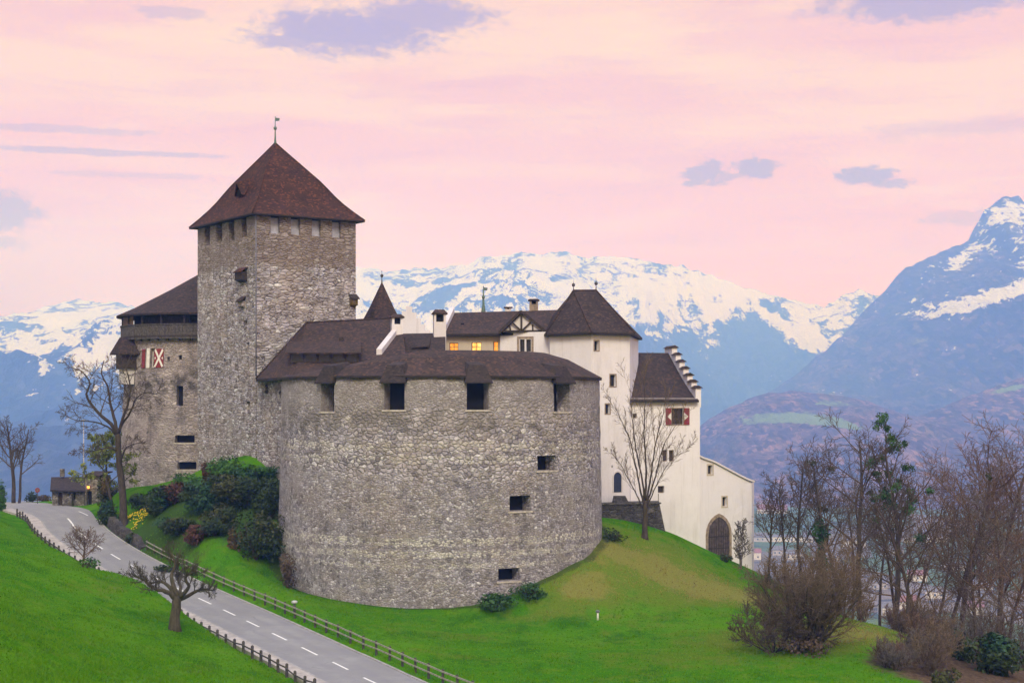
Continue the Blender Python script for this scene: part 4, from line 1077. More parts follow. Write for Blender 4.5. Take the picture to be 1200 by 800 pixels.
for k in range(12):
    t = a0 + (a1 - a0) * k / 11; v = Vector((math.cos(t), math.sin(t), 0)); c = Vector((DC[0], DC[1], 0)) + v * (DR + .55)
    mb = MB(); mb.bar(c + Vector((0, 0, zf_ + .18)), c + Vector((0, 0, 10.6)), .2, .2); mb.build('post', M['wood_dark'], gal)
mb = MB(); ringband(mb, DR - 1.2, DR - .9, zf_ + .1, 10.7, a0, a1)
mb.build('inner_wall', M['wood_dark'], gal)
mb = MB(); ringband(mb, DR + .45, DR + .53, zf_ + 1.2, 10.4, math.pi * .93, math.pi * 1.24, 10); mb.build('board_wall', M['wood_brown'], gal)
mb = MB(); ringband(mb, DR - .4, DR - .3, 9.0, 10.4, math.pi * 1.40, math.pi * 1.5, 6); mb.build('board_wall', M['wood_dark'], gal)
# roof: cone
mb = MB(); rr = DR + 1.25; nseg = 40; zae, zap = 10.45, 16.2
rings = [(rr, zae), (rr * .8, zae + (zap - zae) * .17), (rr * .4, zae + (zap - zae) * .57), (0.05, zap)]
mb.lathe((DC[0], DC[1], 0), [(rr - .02, zae - .22)] + rings, nseg, 0, False)
mb.build('roof', M['roof_dark'], drum)
# small wooden bay on the far left
ob = Vector((X(150, 185.5), 185.5, 0)); mb = MB(); mb.box((ob.x, ob.y, 4.95), (2.2, 2.6, 2.1), R_(30)); bay = mb.build('oriel', M['wood_dark'], drum)
mb = MB(); mb.box((ob.x + .1, ob.y + .2, 3.0), (1.9, 2.2, 1.9), R_(30)); mb.build('oriel_base', M['plaster_grey'], bay)
cs_, sn_ = math.cos(R_(30)), math.sin(R_(30)); q = lambda ax, ay, z: Vector((ob.x + ax * cs_ - ay * sn_, ob.y + ax * sn_ + ay * cs_, z))
mb = MB(); solid_roof(mb, [q(-1.7, -1.9, 5.75), q(1.9, -1.9, 5.75), q(1.9, 1.9, 5.75), q(-1.7, 1.9, 5.75)], [q(-1.0, 0, 7.7), q(1.9, 0, 7.7)], [(0, 1, 5, 4), (2, 3, 4, 5), (3, 0, 4), (1, 2, 5)], .15, 0, 0)
mb.build('oriel_roof', M['roof_dark'], bay)

# ---------------------------------------------------------------- round bastion
bast = thing('round_bastion', 'huge round rubble stone bastion with a low tiled roof in the foreground of the castle', 'castle bastion', (BC[0], BC[1], -18.5))
Bd = Drum(BC, 15.62, 2.2, 0.018)
top_ops = [Bd.op(376, 452, 391.5, 482, 1.5), Bd.op(450, 448, 474, 480, 1.5), Bd.op(547, 448, 572.5, 480, 1.5), Bd.op(649, 449, 667.5, 482, 1.5)]
for o in top_ops: o['z1'] = 1.75
low_ops = [Bd.op(630, 533.5, 652, 551, 1.4), Bd.op(597, 580.5, 622, 598.5, 1.4), Bd.op(584, 665.5, 609, 680.5, 1.4)]
mb = MB(); wall_mesh(mb, Bd, -Bd.R * .35, math.pi * Bd.R * 1.12, -24, 2.2, top_ops + low_ops, .55, .6, .075, smooth=True)
# courtyard side and inner parapet
mb.build('wall', M['bastion_stone'], bast)
for o in top_ops: pane(Bd, o, bast, 'embrasure', M['void'], sill=M['sill'])
for o in low_ops: pane(Bd, o, bast, 'gun_port', M['void'], sill=M['sill'])
NS = 13
prof = [(Bd.R + .42, 2.08), (Bd.R + .42, 2.28), (Bd.R - 2.9, 4.05), (Bd.R - 5.2, 4.72), (Bd.R - 8.2, 3.2), (Bd.R - 8.2, 2.2)]
mb = MB()
aa0, aa1 = math.pi * .86, math.pi * 2.13
for k in range(NS):
    t0, t1 = aa0 + (aa1 - aa0) * k / NS, aa0 + (aa1 - aa0) * (k + 1) / NS
    for (ra, za), (rb, zb_) in zip(prof, prof[1:] + prof[:1]):
        def q(r, t, z):
            f_ = .12 + .88 * float(sst((t - math.pi * 1.14) / (math.pi * .36))); r = Bd.R + .42 - (Bd.R + .42 - r) * f_
            z = 2.2 + (z - 2.2) * (f_ if z > 2.3 else 1)
            return (BC[0] + r * math.cos(t), BC[1] + r * math.sin(t), z)
        mb.quad(q(ra, t0, za), q(ra, t1, za), q(rb, t1, zb_), q(rb, t0, zb_), 1 if za < 2.1 and ra > 12 else 0)
for t in (aa0, aa1): mb.add([(BC[0] + r * math.cos(t), BC[1] + r * math.sin(t), z) for r, z in prof], [tuple(range(len(prof)))])
broof = mb.build('roof', [M['roof_brown'], M['eave']], bast)
for o in top_ops:        # hood over each embrasure
    u0, u1 = o['u0'] - .22, o['u1'] + .22; uc = (u0 + u1) / 2; w_ = (u1 - u0) / 2
    mb = MB(); q = lambda u, z, d: Bd.pt(u, z, d)
    A = [q(u0, 1.70, -.62), q(u1, 1.70, -.62), q(uc + w_ * .60, 3.25, .15), q(uc - w_ * .60, 3.25, .15), q(u0, 2.55, .6), q(u1, 2.55, .6), q(u0, 1.58, -.62), q(u1, 1.58, -.62), q(u0, 1.72, .3), q(u1, 1.72, .3), q(uc + w_ * .6, 3.6, 2.3), q(uc - w_ * .6, 3.6, 2.3), q(u0, 3.0, 1.7), q(u1, 3.0, 1.7)]
    mb.add(A, [(0, 1, 2, 3), (1, 5, 2), (4, 0, 3), (7, 9, 5, 1), (8, 6, 0, 4), (3, 2, 10, 11), (2, 5, 13, 10), (4, 3, 11, 12)], 0)
    mb.add([A[6], A[7], A[1], A[0]], [(0, 1, 2, 3)], 1)
    mb.add([A[6], A[7], A[9], A[8]], [(3, 2, 1, 0)], 1)
    mb.build('embrasure_hood', [M['hood'], M['eave']], broof)

# ---------------------------------------------------------------- connecting range between keep and bastion
conn = thing('connecting_range', 'low range with a broad dark roof and a long dormer between keep and bastion', 'castle wing', (-20, 160, -10))
wl = Plane((X(301.5, 164.2), 164.2), (X(336, 157), 157.0))
ops_c = [wl.op(310.5, 450, 314, 461, .4), wl.op(327, 458, 330, 466, .4)]
mb = MB(); wall_mesh(mb, wl, 0, wl.L, -14, 2.7, ops_c, .8, .8, .06); mb.build('wall', M['keep_stone'], conn)
for o in ops_c: pane(wl, o, conn, 'window_slit', M['void'])
e0 = Vector((X(300, 161), 161, Z(444, 161))); e1 = Vector((X(345, 153), 153, Z(441, 153))); e2 = Vector((X(478, 152), 152, 2.9)); e3 = Vector((X(478, 182), 182, 2.9)); e4 = Vector((X(300, 163.9), 163.9, e0.z))
r0 = Vector((X(359, 167), 167, Z(378.5, 167))); r1 = Vector((X(470, 167.5), 167.5, Z(372.5, 167.5)))
mb = MB(); solid_roof(mb, [e0, e1, e2, e3, Vector((X(362, 171), 171, 6.0)), e4], [r0, r1], [(0, 1, 6), (1, 2, 7, 6), (2, 3, 7), (3, 4, 6, 7), (4, 5, 0, 6)][0:0] + [(0, 1, 6), (1, 2, 7, 6), (2, 3, 7), (3, 4, 6, 7), (4, 5, 6), (5, 0, 6)], .25)
croof = mb.build('roof', [M['roof_brown'], M['eave']], conn)
mb = MB(); mb.tube([e0 + Vector((0, 0, .05)), e0.lerp(r0, .5) + Vector((0, 0, .05)), r0 + Vector((0, 0, .06))], [.1] * 3, 5); mb.tube([r0 + Vector((0, 0, .06)), r1 + Vector((0, 0, .06))], [.1] * 2, 5); mb.build('ridge_tile', M['roof_brown'], croof)
# long shed dormer
def onroof(px, py):      # point of the front slope at a photo position
    a, b, c = e1, e2, r0; nrm = (b - a).cross(c - a); k = Vector(((px - 600) / F, 1, (HOR - py) / F)); return k * (a.dot(nrm) / k.dot(nrm))
def shed_dormer(parent, x0, x1, ytop, yeave, ybot, nwin, rm, over=.5):
    a, b = onroof(x0, ybot), onroof(x1, ybot); dr = (b - a).normalized(); up = Vector((0, 0, 1)); outw = Vector((dr.y, -dr.x, 0)).normalized()
    zt = Z(yeave, a.y)
    mb = MB(); A, B = a, b; At, Bt = Vector((a.x, a.y, zt)), Vector((b.x, b.y, zt + (b.z - a.z)))
    ta, tb = onroof(x0 + 2, ytop), onroof(x1 - 2, ytop)
    mb.quad(A, B, Bt, At, 1); mb.add([A, At, ta], [(0, 1, 2)], 1); mb.add([B, tb, Bt], [(0, 1, 2)], 1)
    d = mb.build('dormer', [rm, M['wood_dark']], parent)
    mb = MB(); f0, f1 = At + outw * over - dr * .35 - up * .08, Bt + outw * over + dr * .35 - up * .08
    mb.slab([f0, f1, tb + dr * .35 + up * .06, ta - dr * .35 + up * .06], .14); mb.build('dormer_roof', rm, d)
    for k in range(nwin):
        p, q_ = A.lerp(B, (k + .12) / nwin), A.lerp(B, (k + .88) / nwin); zz0, zz1 = max(p.z, q_.z) + .16, min(At.z, Bt.z) - .1
        mb = MB(); mb.quad(*[Vector((v.x, v.y, z_)) + outw * .02 for v, z_ in ((p, zz0), (q_, zz0), (q_, zz1), (p, zz1))]); mb.build('window', M['glass'], d)
shed_dormer(croof, 340, 421, 400.5, 412.5, 424.5, 5, M['roof_brown'], .55)
mb = MB(); p = onroof(400, 398); mb.box(p, (.45, .5, .5)); mb.build('roof_hatch', M['wood_dark'], croof)
# white parapet gable and white chimney at its right end
g0, g1 = onroof(444, 414), onroof(463, 388)
mb = MB(); g2 = Vector((g1.x + .2, g1.y + 1.2, g1.z + .2))
mb.slab([g0 + Vector((-.25, 0, .45)), g0 + Vector((.3, 0, .45)), g2 + Vector((.3, 0, .5)), g2 + Vector((-.25, 0, .5))], 1.4); mb.build('parapet', M['plaster_grey'], conn)
chimney(conn, X(465, 163), 163, Z(408, 163), Z(368, 163), 1.15, 1.15, M['plaster'], M['roof_brown'], R_(12))

# small low roof right of the white chimney
low_r = thing('courtyard_roof', 'small low dark roof with a dormer behind the white chimney', 'castle wing', (-10, 170, -6))
a, b, c_, d_ = P(458, 416, 163), P(522, 416, 163), P(522, 390, 172), P(458, 391, 172)
mb = MB(); mb.slab([a, b, c_, d_], .25); rlo = mb.build('roof', M['roof_dark'], low_r)
mb = MB(); mb.quad(P(462, 418, 163.6), P(520, 418, 163.6), P(520, 470, 163.6), P(462, 470, 163.6)); mb.quad(P(522, 391, 172.2), P(458, 391, 172.2), P(458, 470, 172.2), P(522, 470, 172.2)); mb.build('wall', M['plaster_grey'], low_r)
mb = MB(); p0, p1, p2, p3 = P(482, 407, 165.2), P(503, 405, 165.2), P(505, 396, 169.5), P(484, 397.5, 169.5)
mb.slab([p0, p1, p2, p3], .12); dd = mb.build('dormer', M['roof_dark'], rlo)
mb = MB(); mb.quad(P(484, 410.5, 165.6), P(501, 410, 165.6), P(501, 405, 165.6), P(484, 406.5, 165.6)); mb.build('window', M['void'], dd)

# ---------------------------------------------------------------- conical stair turret
tc_ = (X(447.5, 186), 186.0)
tur = thing('stair_turret', 'slim turret with a pointed brown cone roof behind the low range', 'castle turret', (tc_[0], tc_[1], -4))
mb = MB(); mb.lathe((tc_[0], tc_[1], 0), [(2.0, -6), (2.0, Z(374, 186))], 8, 0, False); mb.build('wall', M['plaster_grey'], tur)
z0_, z1_ = Z(375, 186), Z(331, 186)
mb = MB(); mb.lathe((tc_[0], tc_[1], 0), [(2.35, z0_ - .2), (2.38, z0_), (1.55, z0_ + (z1_ - z0_) * .33), (.06, z1_)], 8, 0, False); tr = mb.build('roof', M['roof_brown'], tur)
finial(tr, Vector((tc_[0], tc_[1], z1_)), 1.5, M['iron'], .05, True)

# stepped white gable behind
sg = thing('stepped_gable', 'small white stepped gable wall peeping out behind the pointed turret', 'castle wing', (X(485, 190), 190, -2))
mb = MB()
for k, (xa, xb, yt) in enumerate([(466, 471, 371), (471, 476, 364.5), (476, 483, 359), (483, 488, 366), (488, 493, 373), (493, 498, 380), (498, 504, 387)]):
    A = P(xa, yt, 190); Bq = P(xb, yt, 190); mb.box(((A.x + Bq.x) / 2, 190 + .004 * k, (A.z - 4) / 2), (Bq.x - A.x, .6, A.z + 4))
sgw = mb.build('wall', M['plaster'], sg)
# ---------------------------------------------------------------- pavilion tower (white)
pav = thing('pavilion_tower', 'white plastered corner tower with a steep dark hipped roof and short ridge', 'castle tower', (8.5, 170, -13))
A_, B_, C_ = (X(644.5, 167.2), 167.2), (X(693, 164), 164.0), (X(738, 167.0), 167.0)
f1, f2 = Plane(A_, B_), Plane(B_, C_)
Dp, Ep = (14.6, 177.5), (3.0, 177.5)
f3, f4 = Plane(C_, Dp), Plane(Ep, A_)
zt = Z(390, 164)
opsP2 = [f2.op(696.5, 399.5, 701.5, 410.5, .45), f2.op(715, 439, 721.5, 452.5, .4), f2.op(709.5, 473.5, 714.5, 484.5, .4), f2.op(718.8, 553, 728, 576.5, .5), f2.op(716.5, 545, 718.2, 548, .3)]
mb = MB(); wall_mesh(mb, f1, 0, f1.L, -18, zt, (), .8, .8, .03); wall_mesh(mb, f2, 0, f2.L, -18, zt, opsP2, .8, .8, .03); wall_mesh(mb, f3, 0, f3.L, -18, zt, (), 2, 2, .0); wall_mesh(mb, f4, 0, f4.L, -18, zt, (), 2, 2, 0)
mb.build('wall', M['plaster'], pav)
for i, o in enumerate(opsP2):
    if i == 3: continue
    pane(f2, o, pav, 'window', M['glass'], M['wood_dark'], (1 if i == 1 else 0, 1 if i == 1 else 0), fw=.06)
    if i in (0, 1, 2): surround(f2, o, pav, M['frame_stone'], .12, .03)
o = opsP2[3]        # arched doorway
def arch(S, o, parent, name, mat, pointed=False, pr=.04, wd=.22, surround_mat=None, d=None, n=10):
    """leaf and moulded surround of an arched opening; the opening's rectangle ends at the springing"""
    u0, u1, z0, z1 = o['u0'], o['u1'], o['z0'], o['z1']; uc, w_ = (u0 + u1) / 2, (u1 - u0) / 2
    def curve(ww):
        out = []
        for k in range(n + 1):
            t = k / n
            if pointed:
                if t <= .5: a = math.pi - (t * 2) * math.acos(0.25) ; R2 = 1.333 * ww; cx = uc - ww + R2; p_ = (cx + R2 * math.cos(math.pi - (t * 2) * math.acos(1 - ww / R2)), z1 + R2 * math.sin((t * 2) * math.acos(1 - ww / R2)))
                else: R2 = 1.333 * ww; cx = uc + ww - R2; a = ((1 - t) * 2) * math.acos(1 - ww / R2); p_ = (cx + R2 * math.cos(a), z1 + R2 * math.sin(a))
            else: a = math.pi * (1 - t); p_ = (uc + ww * math.cos(a), z1 + ww * math.sin(a))
            out.append(p_)
        return out
    inner = [(u0, z0)] + curve(w_) + [(u1, z0)]; outer = [(u0 - wd, z0)] + curve(w_ + wd) + [(u1 + wd, z0)]
    mb = MB(); mb.add([S.pt(u, z, -pr * .35) for u, z in inner], [tuple(range(len(inner)))]); leaf = mb.build(name, mat, parent)
    mb = MB()
    for (a, b), (c, e) in zip(zip(inner, inner[1:]), zip(outer, outer[1:])):
        pts = [S.pt(*a, -pr * 1.5), S.pt(*b, -pr * 1.5), S.pt(*e, -pr * 1.5), S.pt(*c, -pr * 1.5), S.pt(*a, .05), S.pt(*b, .05), S.pt(*e, .05), S.pt(*c, .05)]
        mb.add(pts, [(3, 2, 1, 0), (0, 1, 5, 4), (2, 3, 7, 6)])
    mb.build('door_surround', surround_mat or M['frame_stone'], parent)
    return leaf
pane(f2, o, pav, 'doorway', M['void'])
oo = dict(o); oo['z1'] = o['z1'] - (o['u1'] - o['u0']) / 2
arch(f2, oo, pav, 'door', plain('blue_door', (0.035, 0.045, 0.085), .2), False, .05, .16, M['plaster_grey'])
ev = .55
ce = lambda p, dx_, dy_: Vector((p[0] + dx_, p[1] + dy_, Z(389.5, 164)))
EV = [ce(A_, -.45, -.5), ce(B_, 0, -.75), ce(C_, .5, -.5), ce(Dp, .5, .5), ce(Ep, -.5, .5)]
R0, R1 = Vector((X(672, 171), 171, Z(340.5, 171))), Vector((X(698.5, 171.4), 171.4, Z(340.5, 171.4)))
mb = MB(); solid_roof(mb, EV, [R0, R1], [(0, 1, 5), (1, 2, 6, 5), (2, 3, 6), (3, 4, 5, 6), (4, 0, 5)], .25); pr_ = mb.build('roof', [M['roof_dark'], M['eave']], pav)
mb = MB()
for a, b in ((EV[0], R0), (EV[1], R0), (EV[2], R1), (R0, R1)): mb.tube([a + Vector((0, 0, .05)), b + Vector((0, 0, .06))], [.085, .085], 5)
mb.build('hip_tile', M['roof_brown'], pr_)
finial(pr_, R0, 1.15, M['iron'], .04, True); finial(pr_, R1, 1.45, M['iron'], .045, True)

# ---------------------------------------------------------------- residence hall with lit windows
hall = thing('residence_hall', 'residential wing with glowing orange windows and a half timbered gable', 'castle wing', (-3, 174, -6))
H0, H1 = (X(517, 171.5), 171.5), (X(588, 170.6), 170.6); H2 = (X(650, 168.8), 168.8)
h1 = Plane(H0, H1); h2 = Plane((X(586, 170.0), 170.0), (X(648, 168.0), 168.0))
zt = Z(391, 171)
oh1 = [h1.op(526.5, 401.5, 537, 411.5, .3), h1.op(552.5, 401, 564, 412, .3), h1.op(578, 400, 583.8, 411.5, .3)]
oh2 = [h2.op(609, 397.5, 614.8, 411.8, .3), h2.op(616.4, 397.5, 622.2, 411.8, .3)]
mb = MB(); wall_mesh(mb, h1, 0, h1.L, -8, zt, oh1, .8, .8, .02); mb.build('wall', M['plaster_warm'], hall)
mb = MB(); wall_mesh(mb, h2, 0, h2.L, -8, zt + .1, oh2, .8, .8, .02); mb.quad(h2.pt(0, -8), h2.pt(0, zt), h2.pt(0, zt, 2), h2.pt(0, -8, 2)); mb.build('wall', M['plaster'], hall)
mb = MB(); mb.quad(Vector((H0[0], H0[1], -8)), Vector((H0[0] + .5, 182, -8)), Vector((H0[0] + .5, 182, zt)), Vector((H0[0], H0[1], zt))); mb.quad(Vector((6, 182, -8)), Vector((-7.3, 182, -8)), Vector((-7.3, 182, zt)), Vector((6, 182, zt))); mb.build('wall', M['plaster_grey'], hall)
for i, o in enumerate(oh1):
    pane(h1, o, hall, 'window', M['lit_bright'] if i == 1 else M['lit'], M['wood_brown'], (0 if i == 2 else 1, 1), fw=.07, label='window glowing orange')
for o in oh2: pane(h2, o, hall, 'window', M['glass'], M['wood_dark'], (0, 1), fw=.06)
ow = dict(u0=oh2[0]['u0'] - .05, u1=oh2[1]['u1'] + .05, z0=oh2[0]['z0'] - .05, z1=oh2[0]['z1'] + .05); surround(h2, ow, hall, M['frame_stone'], .26, .03)
zr = Z(363.5, 177)
e_ = [Vector((H0[0] + .1, 170.8, Z(391.5, 170.8))), Vector((X(660, 168.6), 168.6, Z(389, 168.6))), Vector((X(660, 182), 182, zt)), Vector((H0[0] + .1, 183, zt))]
mb = MB(); solid_roof(mb, e_, [Vector((X(527, 177), 177, Z(366.5, 177))), Vector((X(655, 176.4), 176.4, Z(363, 176.4)))], [(0, 1, 5, 4), (2, 3, 4, 5), (3, 0, 4), (1, 2, 5)], .25); hroof = mb.build('roof', [M['roof_brown'], M['eave']], hall)
# half-timbered cross gable
gy = 169.0
ga, gb, gt_ = P(584.5, 389, gy), P(640.5, 388.5, gy - .6), P(610.5, 363.5, gy - .2)
bk = Vector((0, 7.5, 0))
mb = MB(); gw0, gw1, gwt = P(590, 388.7, gy + .35), P(638, 388, gy - .2), P(611, 367.5, gy + .15)
mb.tri(gw0, gw1, gwt); cg = mb.build('gable', M['plaster_grey'], hall)
mb = MB()
def tm(x0, y0, x1, y1, wd_=.17):
    a_, b2 = P(x0, y0, gy), P(x1, y1, gy - .1); mb.bar(a_ + Vector((0, -.02, 0)), b2 + Vector((0, -.02, 0)), .1, wd_, up=(0, 0, 1) if abs(a_.x - b2.x) > .3 else (1, 0, 0))
tm(589, 388, 638, 387.6, .2); tm(611, 388, 611, 368, .22); tm(609.5, 386.5, 600, 377.5); tm(612.5, 386.5, 622, 377.5); tm(597, 380.5, 598.5, 388); tm(624, 380.5, 624.5, 388)
mb.build('timber', M['wood_dark'], cg)
mb = MB(); mb.slab([ga, gt_, gt_ + bk, ga + bk], .22); mb.slab([gt_, gb, gb + bk, gt_ + bk], .22); mb.build('gable_roof', M['roof_brown'], cg)
mb = MB(); mb.bar(ga - Vector((0, .03, .1)), gt_ - Vector((0, .03, .1)), .08, .3); mb.bar(gt_ - Vector((0, .03, .1)), gb - Vector((0, .03, .1)), .08, .3); mb.build('barge_board', M['wood_dark'], cg)
# white coped end gable, chimneys, copper spire
mb = MB(); a_, b_2 = P(518, 392, 170.6), P(530, 366, 176.8)
mb.slab([a_ + Vector((-.3, 0, .55)), a_ + Vector((.25, 0, .55)), b_2 + Vector((.25, 0, .6)), b_2 + Vector((-.3, 0, .6))], 1.2); mb.build('parapet', M['plaster_grey'], hall)
chimney(hall, X(515, 171), 171, Z(412, 171), Z(362.5, 171), 1.35, 1.35, M['plaster_grey'], M['roof_brown'], R_(8))
chimney(hall, X(625.5, 177), 177, Z(372, 177), Z(350, 177), 1.0, 1.0, M['frame_stone'], M['roof_dark'], 0)
chimney(hall, X(595.5, 178), 178, Z(368, 178), Z(360, 178), .7, .7, M['plaster_grey'], M['roof_brown'], 0)
mb = MB(); p = onroof(542, 381); q_ = P(542, 381, 173.5); mb.box(q_, (.4, .4, .45)); mb.build('roof_hatch', M['void'], hroof)
finial(hroof, P(566.5, 364, 181), 2.9, M['copper'], .14, True, 'spire', True)

# ---------------------------------------------------------------- granary wing with crow-stepped gable
gran = thing('gabled_wing', 'white wing with a plain dark roof and a crow stepped gable at its right end', 'castle wing', (17, 172, -14))
GA, GB = (X(735, 167.9), 167.9), (X(820.3, 170.0), 170.0); gf = Plane(GA, GB)
GC = (X(787, 181.0), 181.0); GD = (GC[0] * 2 - GB[0] + .2, GC[1] * 2 - GB[1])
zt = Z(466.5, 169.5)
og = [gf.op(787.2, 478.5, 800.5, 497, .35), gf.op(776.5, 527, 782.2, 540.5, .35), gf.op(784, 527, 789.8, 540.5, .35), gf.op(741.5, 484.5, 746.5, 490, .35), gf.op(771, 569, 778.5, 577.5, .4)]
mb = MB(); wall_mesh(mb, gf, 0, gf.L, -20, zt, og, .8, .8, .03); mb.build('wall', M['plaster'], gran)
for i, o in enumerate(og):
    pane(gf, o, gran, 'window', M['glass'], M['frame_stone'] if i != 0 else M['wood_dark'], (1 if i == 0 else 0, 2 if i == 0 else 0), fw=.07)
surround(gf, og[0], gran, M['frame_stone'], .1, .03)
for sgn in (0, 1):
    o = og[0]; w_ = .62
    ua, ub = (o['u0'] - w_ - .1, o['u0'] - .1) if sgn == 0 else (o['u1'] + .1, o['u1'] + w_ + .1)
    mb = MB(); z0, z1 = o['z0'] - .05, o['z1'] + .05
    def plate(pts2, d0, mi):
        P0 = [gf.pt(u, z, -d0) for u, z in pts2]; P1 = [gf.pt(u, z, -d0 + .05) for u, z in pts2]; n = len(pts2)
        mb.add(P0 + P1, [tuple(range(n))] + [(i, n + i, n + (i + 1) % n, (i + 1) % n) for i in range(n)], mi)
    plate([(ua, z0), (ub, z0), (ub, z1), (ua, z1)], .1, 0); h = z1 - z0; zc = (z0 + z1) / 2
    if sgn == 0: plate([(ub, zc - h * .22), (ub, zc + h * .22), (ua + .15, zc)], .115, 1)
    else: plate([(ua, zc + h * .22), (ua, zc - h * .22), (ub - .15, zc)], .115, 1)
    mb.build('shutter', [M['red_paint'], M['white_paint']], gran)['label'] = 'red shutter with a white wedge'
# gable end wall (right) with steps and tile caps
ge = Plane(GB, GD); ridge_u = ge.L / 2; zrg = Z(413.5, GC[1])
mb = MB(); mb.add([ge.pt(0, -20), ge.pt(ge.L, -20), ge.pt(ge.L, zt), ge.pt(ridge_u, zrg), ge.pt(0, zt)], [(0, 1, 2, 3, 4)])
nst = 7
for k in range(nst):
    for sd_ in (0, 1):
        ua = ridge_u * k / nst; ub = ridge_u * (k + 1) / nst + .02
        if sd_: ua, ub = ge.L - ub, ge.L - ua
        f_ = (k + 1) / nst; zk = zt + (zrg - zt) * (f_ ** 1.15) + .55
        pts = [ge.pt(u, z, d) for d in (-.12, .5) for u, z in ((ua, zt - 1.0), (ub, zt - 1.0), (ub, zk), (ua, zk))]
        mb.add(pts, [(0, 1, 2, 3), (7, 6, 5, 4), (1, 5, 6, 2), (2, 6, 7, 3), (3, 7, 4, 0)])
gw_ = mb.build('stepped_gable_wall', M['plaster'], gran)
mb = MB()
for k in range(nst):
    for sd_ in (0, 1):
        ua = ridge_u * k / nst - .18; ub = ridge_u * (k + 1) / nst
        if sd_: ua, ub = ge.L - ub, ge.L - ua
        f_ = (k + 1) / nst; zk = zt + (zrg - zt) * (f_ ** 1.15) + .56
        pts = [ge.pt(u, z, d) for z in (zk, zk + .28) for u, d in ((ua, -.34), (ub, -.34), (ub, .72), (ua, .72))]
        pts[4:] = [ge.pt(u, zk + .3, .19) for u in (ua, ub, ub, ua)]
        mb.add(pts, [(3, 2, 1, 0), (0, 1, 5, 4), (2, 3, 7, 6), (1, 2, 6, 5), (3, 0, 4, 7)])
mb.build('step_cap', M['roof_brown'], gw_)
mb = MB()
nrow = 9
def grow_(t, u, dd=0.0):
    """front slope: bell-cast, t 0 at the eave"""
    base = gf.pt(u, 0); lean = ((Vector((GC[0], GC[1], 0)) - Vector((GB[0], GB[1], 0)))) * (t - .05 * (1 - t))
    return Vector((base.x + lean.x, base.y + lean.y, zt - .22 + (zrg - zt + .22) * (t ** 1.18) + dd))
for k in range(nrow):
    t0, t1 = k / nrow, (k + 1) / nrow
    mb.quad(grow_(t0, 0), grow_(t0, gf.L - .3), grow_(t1, gf.L - .3), grow_(t1, 0), 0)
mb.quad(grow_(0, 0, -.22), grow_(0, gf.L - .3, -.22), grow_(0, gf.L - .3), grow_(0, 0), 1); mb.quad(grow_(0, gf.L - .3, -.22), grow_(0, 0, -.22), gf.pt(0, zt - .3, .3), gf.pt(gf.L - .3, zt - .3, .3), 1)
r_a, r_b = grow_(1, 0), grow_(1, gf.L - .3); bkv = (Vector((GC[0], GC[1], 0)) - Vector((GB[0], GB[1], 0)))
mb.quad(r_a, r_b, Vector((r_b.x + bkv.x, r_b.y + bkv.y, zt)), Vector((r_a.x + bkv.x, r_a.y + bkv.y, zt)), 0)
groof = mb.build('roof', [M['roof_dark'], M['eave']], gran)
q0 = grow_(.62, gf.u_px(743)); mb = MB(); mb.box(q0 + Vector((0, 0, .1)), (.8, .9, .6)); mb.build('roof_hatch', M['wood_dark'], groof)

# ---------------------------------------------------------------- gatehouse
gate = thing('gatehouse', 'low white gatehouse with a sloping coped wall and a pointed wooden gate', 'castle gatehouse', (24, 172, -18))
GG0, GG1 = (X(817, 170.35), 170.35), (X(881, 174.5), 174.5); gp = Plane(GG0, GG1)
prof_g = [(817, 534), (822.5, 537), (835, 541), (850, 549), (865, 557), (881, 565)]
ogt = [gp.op(829.5, 545, 835, 555.5, .4), gp.op(846.5, 582, 851.5, 593, .4)]
def gtop(u):
    k = gp.pt(u, 0); px = 600 + F * k.x / k.y; return Z(np.interp(px, *zip(*prof_g)), k.y)
mb = MB(); wall_mesh(mb, gp, 0, gp.L, -24, gtop(gp.L) - .02, ogt[1:], .7, .7, .03)
nn = 8      # sloping upper part with its own window cut as columns
o = ogt[0]; us_ = sorted(set([0, o['u0'], o['u1'], gp.L] + [gp.L * k / nn for k in range(1, nn) if abs(gp.L * k / nn - o['u0']) > .2 and abs(gp.L * k / nn - o['u1']) > .2 and not o['u0'] < gp.L * k / nn < o['u1']]))
zl = gtop(gp.L) - .02
for a, b in zip(us_, us_[1:]):
    if abs(a - o['u0']) < 1e-6:
        mb.quad(gp.pt(a, zl), gp.pt(b, zl), gp.pt(b, o['z0']), gp.pt(a, o['z0'])); mb.quad(gp.pt(a, o['z1']), gp.pt(b, o['z1']), gp.pt(b, gtop(b)), gp.pt(a, gtop(a)))
        for (u_a, z_a, u_b, z_b) in ((a, o['z0'], a, o['z1']), (b, o['z0'], b, o['z1']), (a, o['z0'], b, o['z0']), (a, o['z1'], b, o['z1'])): mb.quad(gp.pt(u_a, z_a), gp.pt(u_b, z_b), gp.pt(u_b, z_b, .4), gp.pt(u_a, z_a, .4))
    else: mb.quad(gp.pt(a, zl), gp.pt(b, zl), gp.pt(b, gtop(b)), gp.pt(a, gtop(a)))
ge2 = Plane(GG1, (GG1[0] + 1.2, GG1[1] + 6)); mb.quad(ge2.pt(0, -24), ge2.pt(ge2.L, -24), ge2.pt(ge2.L, gtop(gp.L)), ge2.pt(0, gtop(gp.L)))
mb.build('wall', M['plaster'], gate)
mb = MB()
for k in range(10):
    a, b = gp.L * k / 10, gp.L * (k + 1) / 10 + (.25 if k == 9 else 0)
    pts = [gp.pt(u, gtop(min(u, gp.L)) + dz_, d) for d in (-.22, .55) for u, dz_ in ((a, .003), (b, .003), (b, .2), (a, .2))]
    mb.add(pts, [(0, 1, 2, 3), (7, 6, 5, 4), (0, 4, 5, 1), (3, 2, 6, 7)] + ([(1, 5, 6, 2)] if k == 9 else []))
mb.build('coping', M['plaster_grey'], gate)
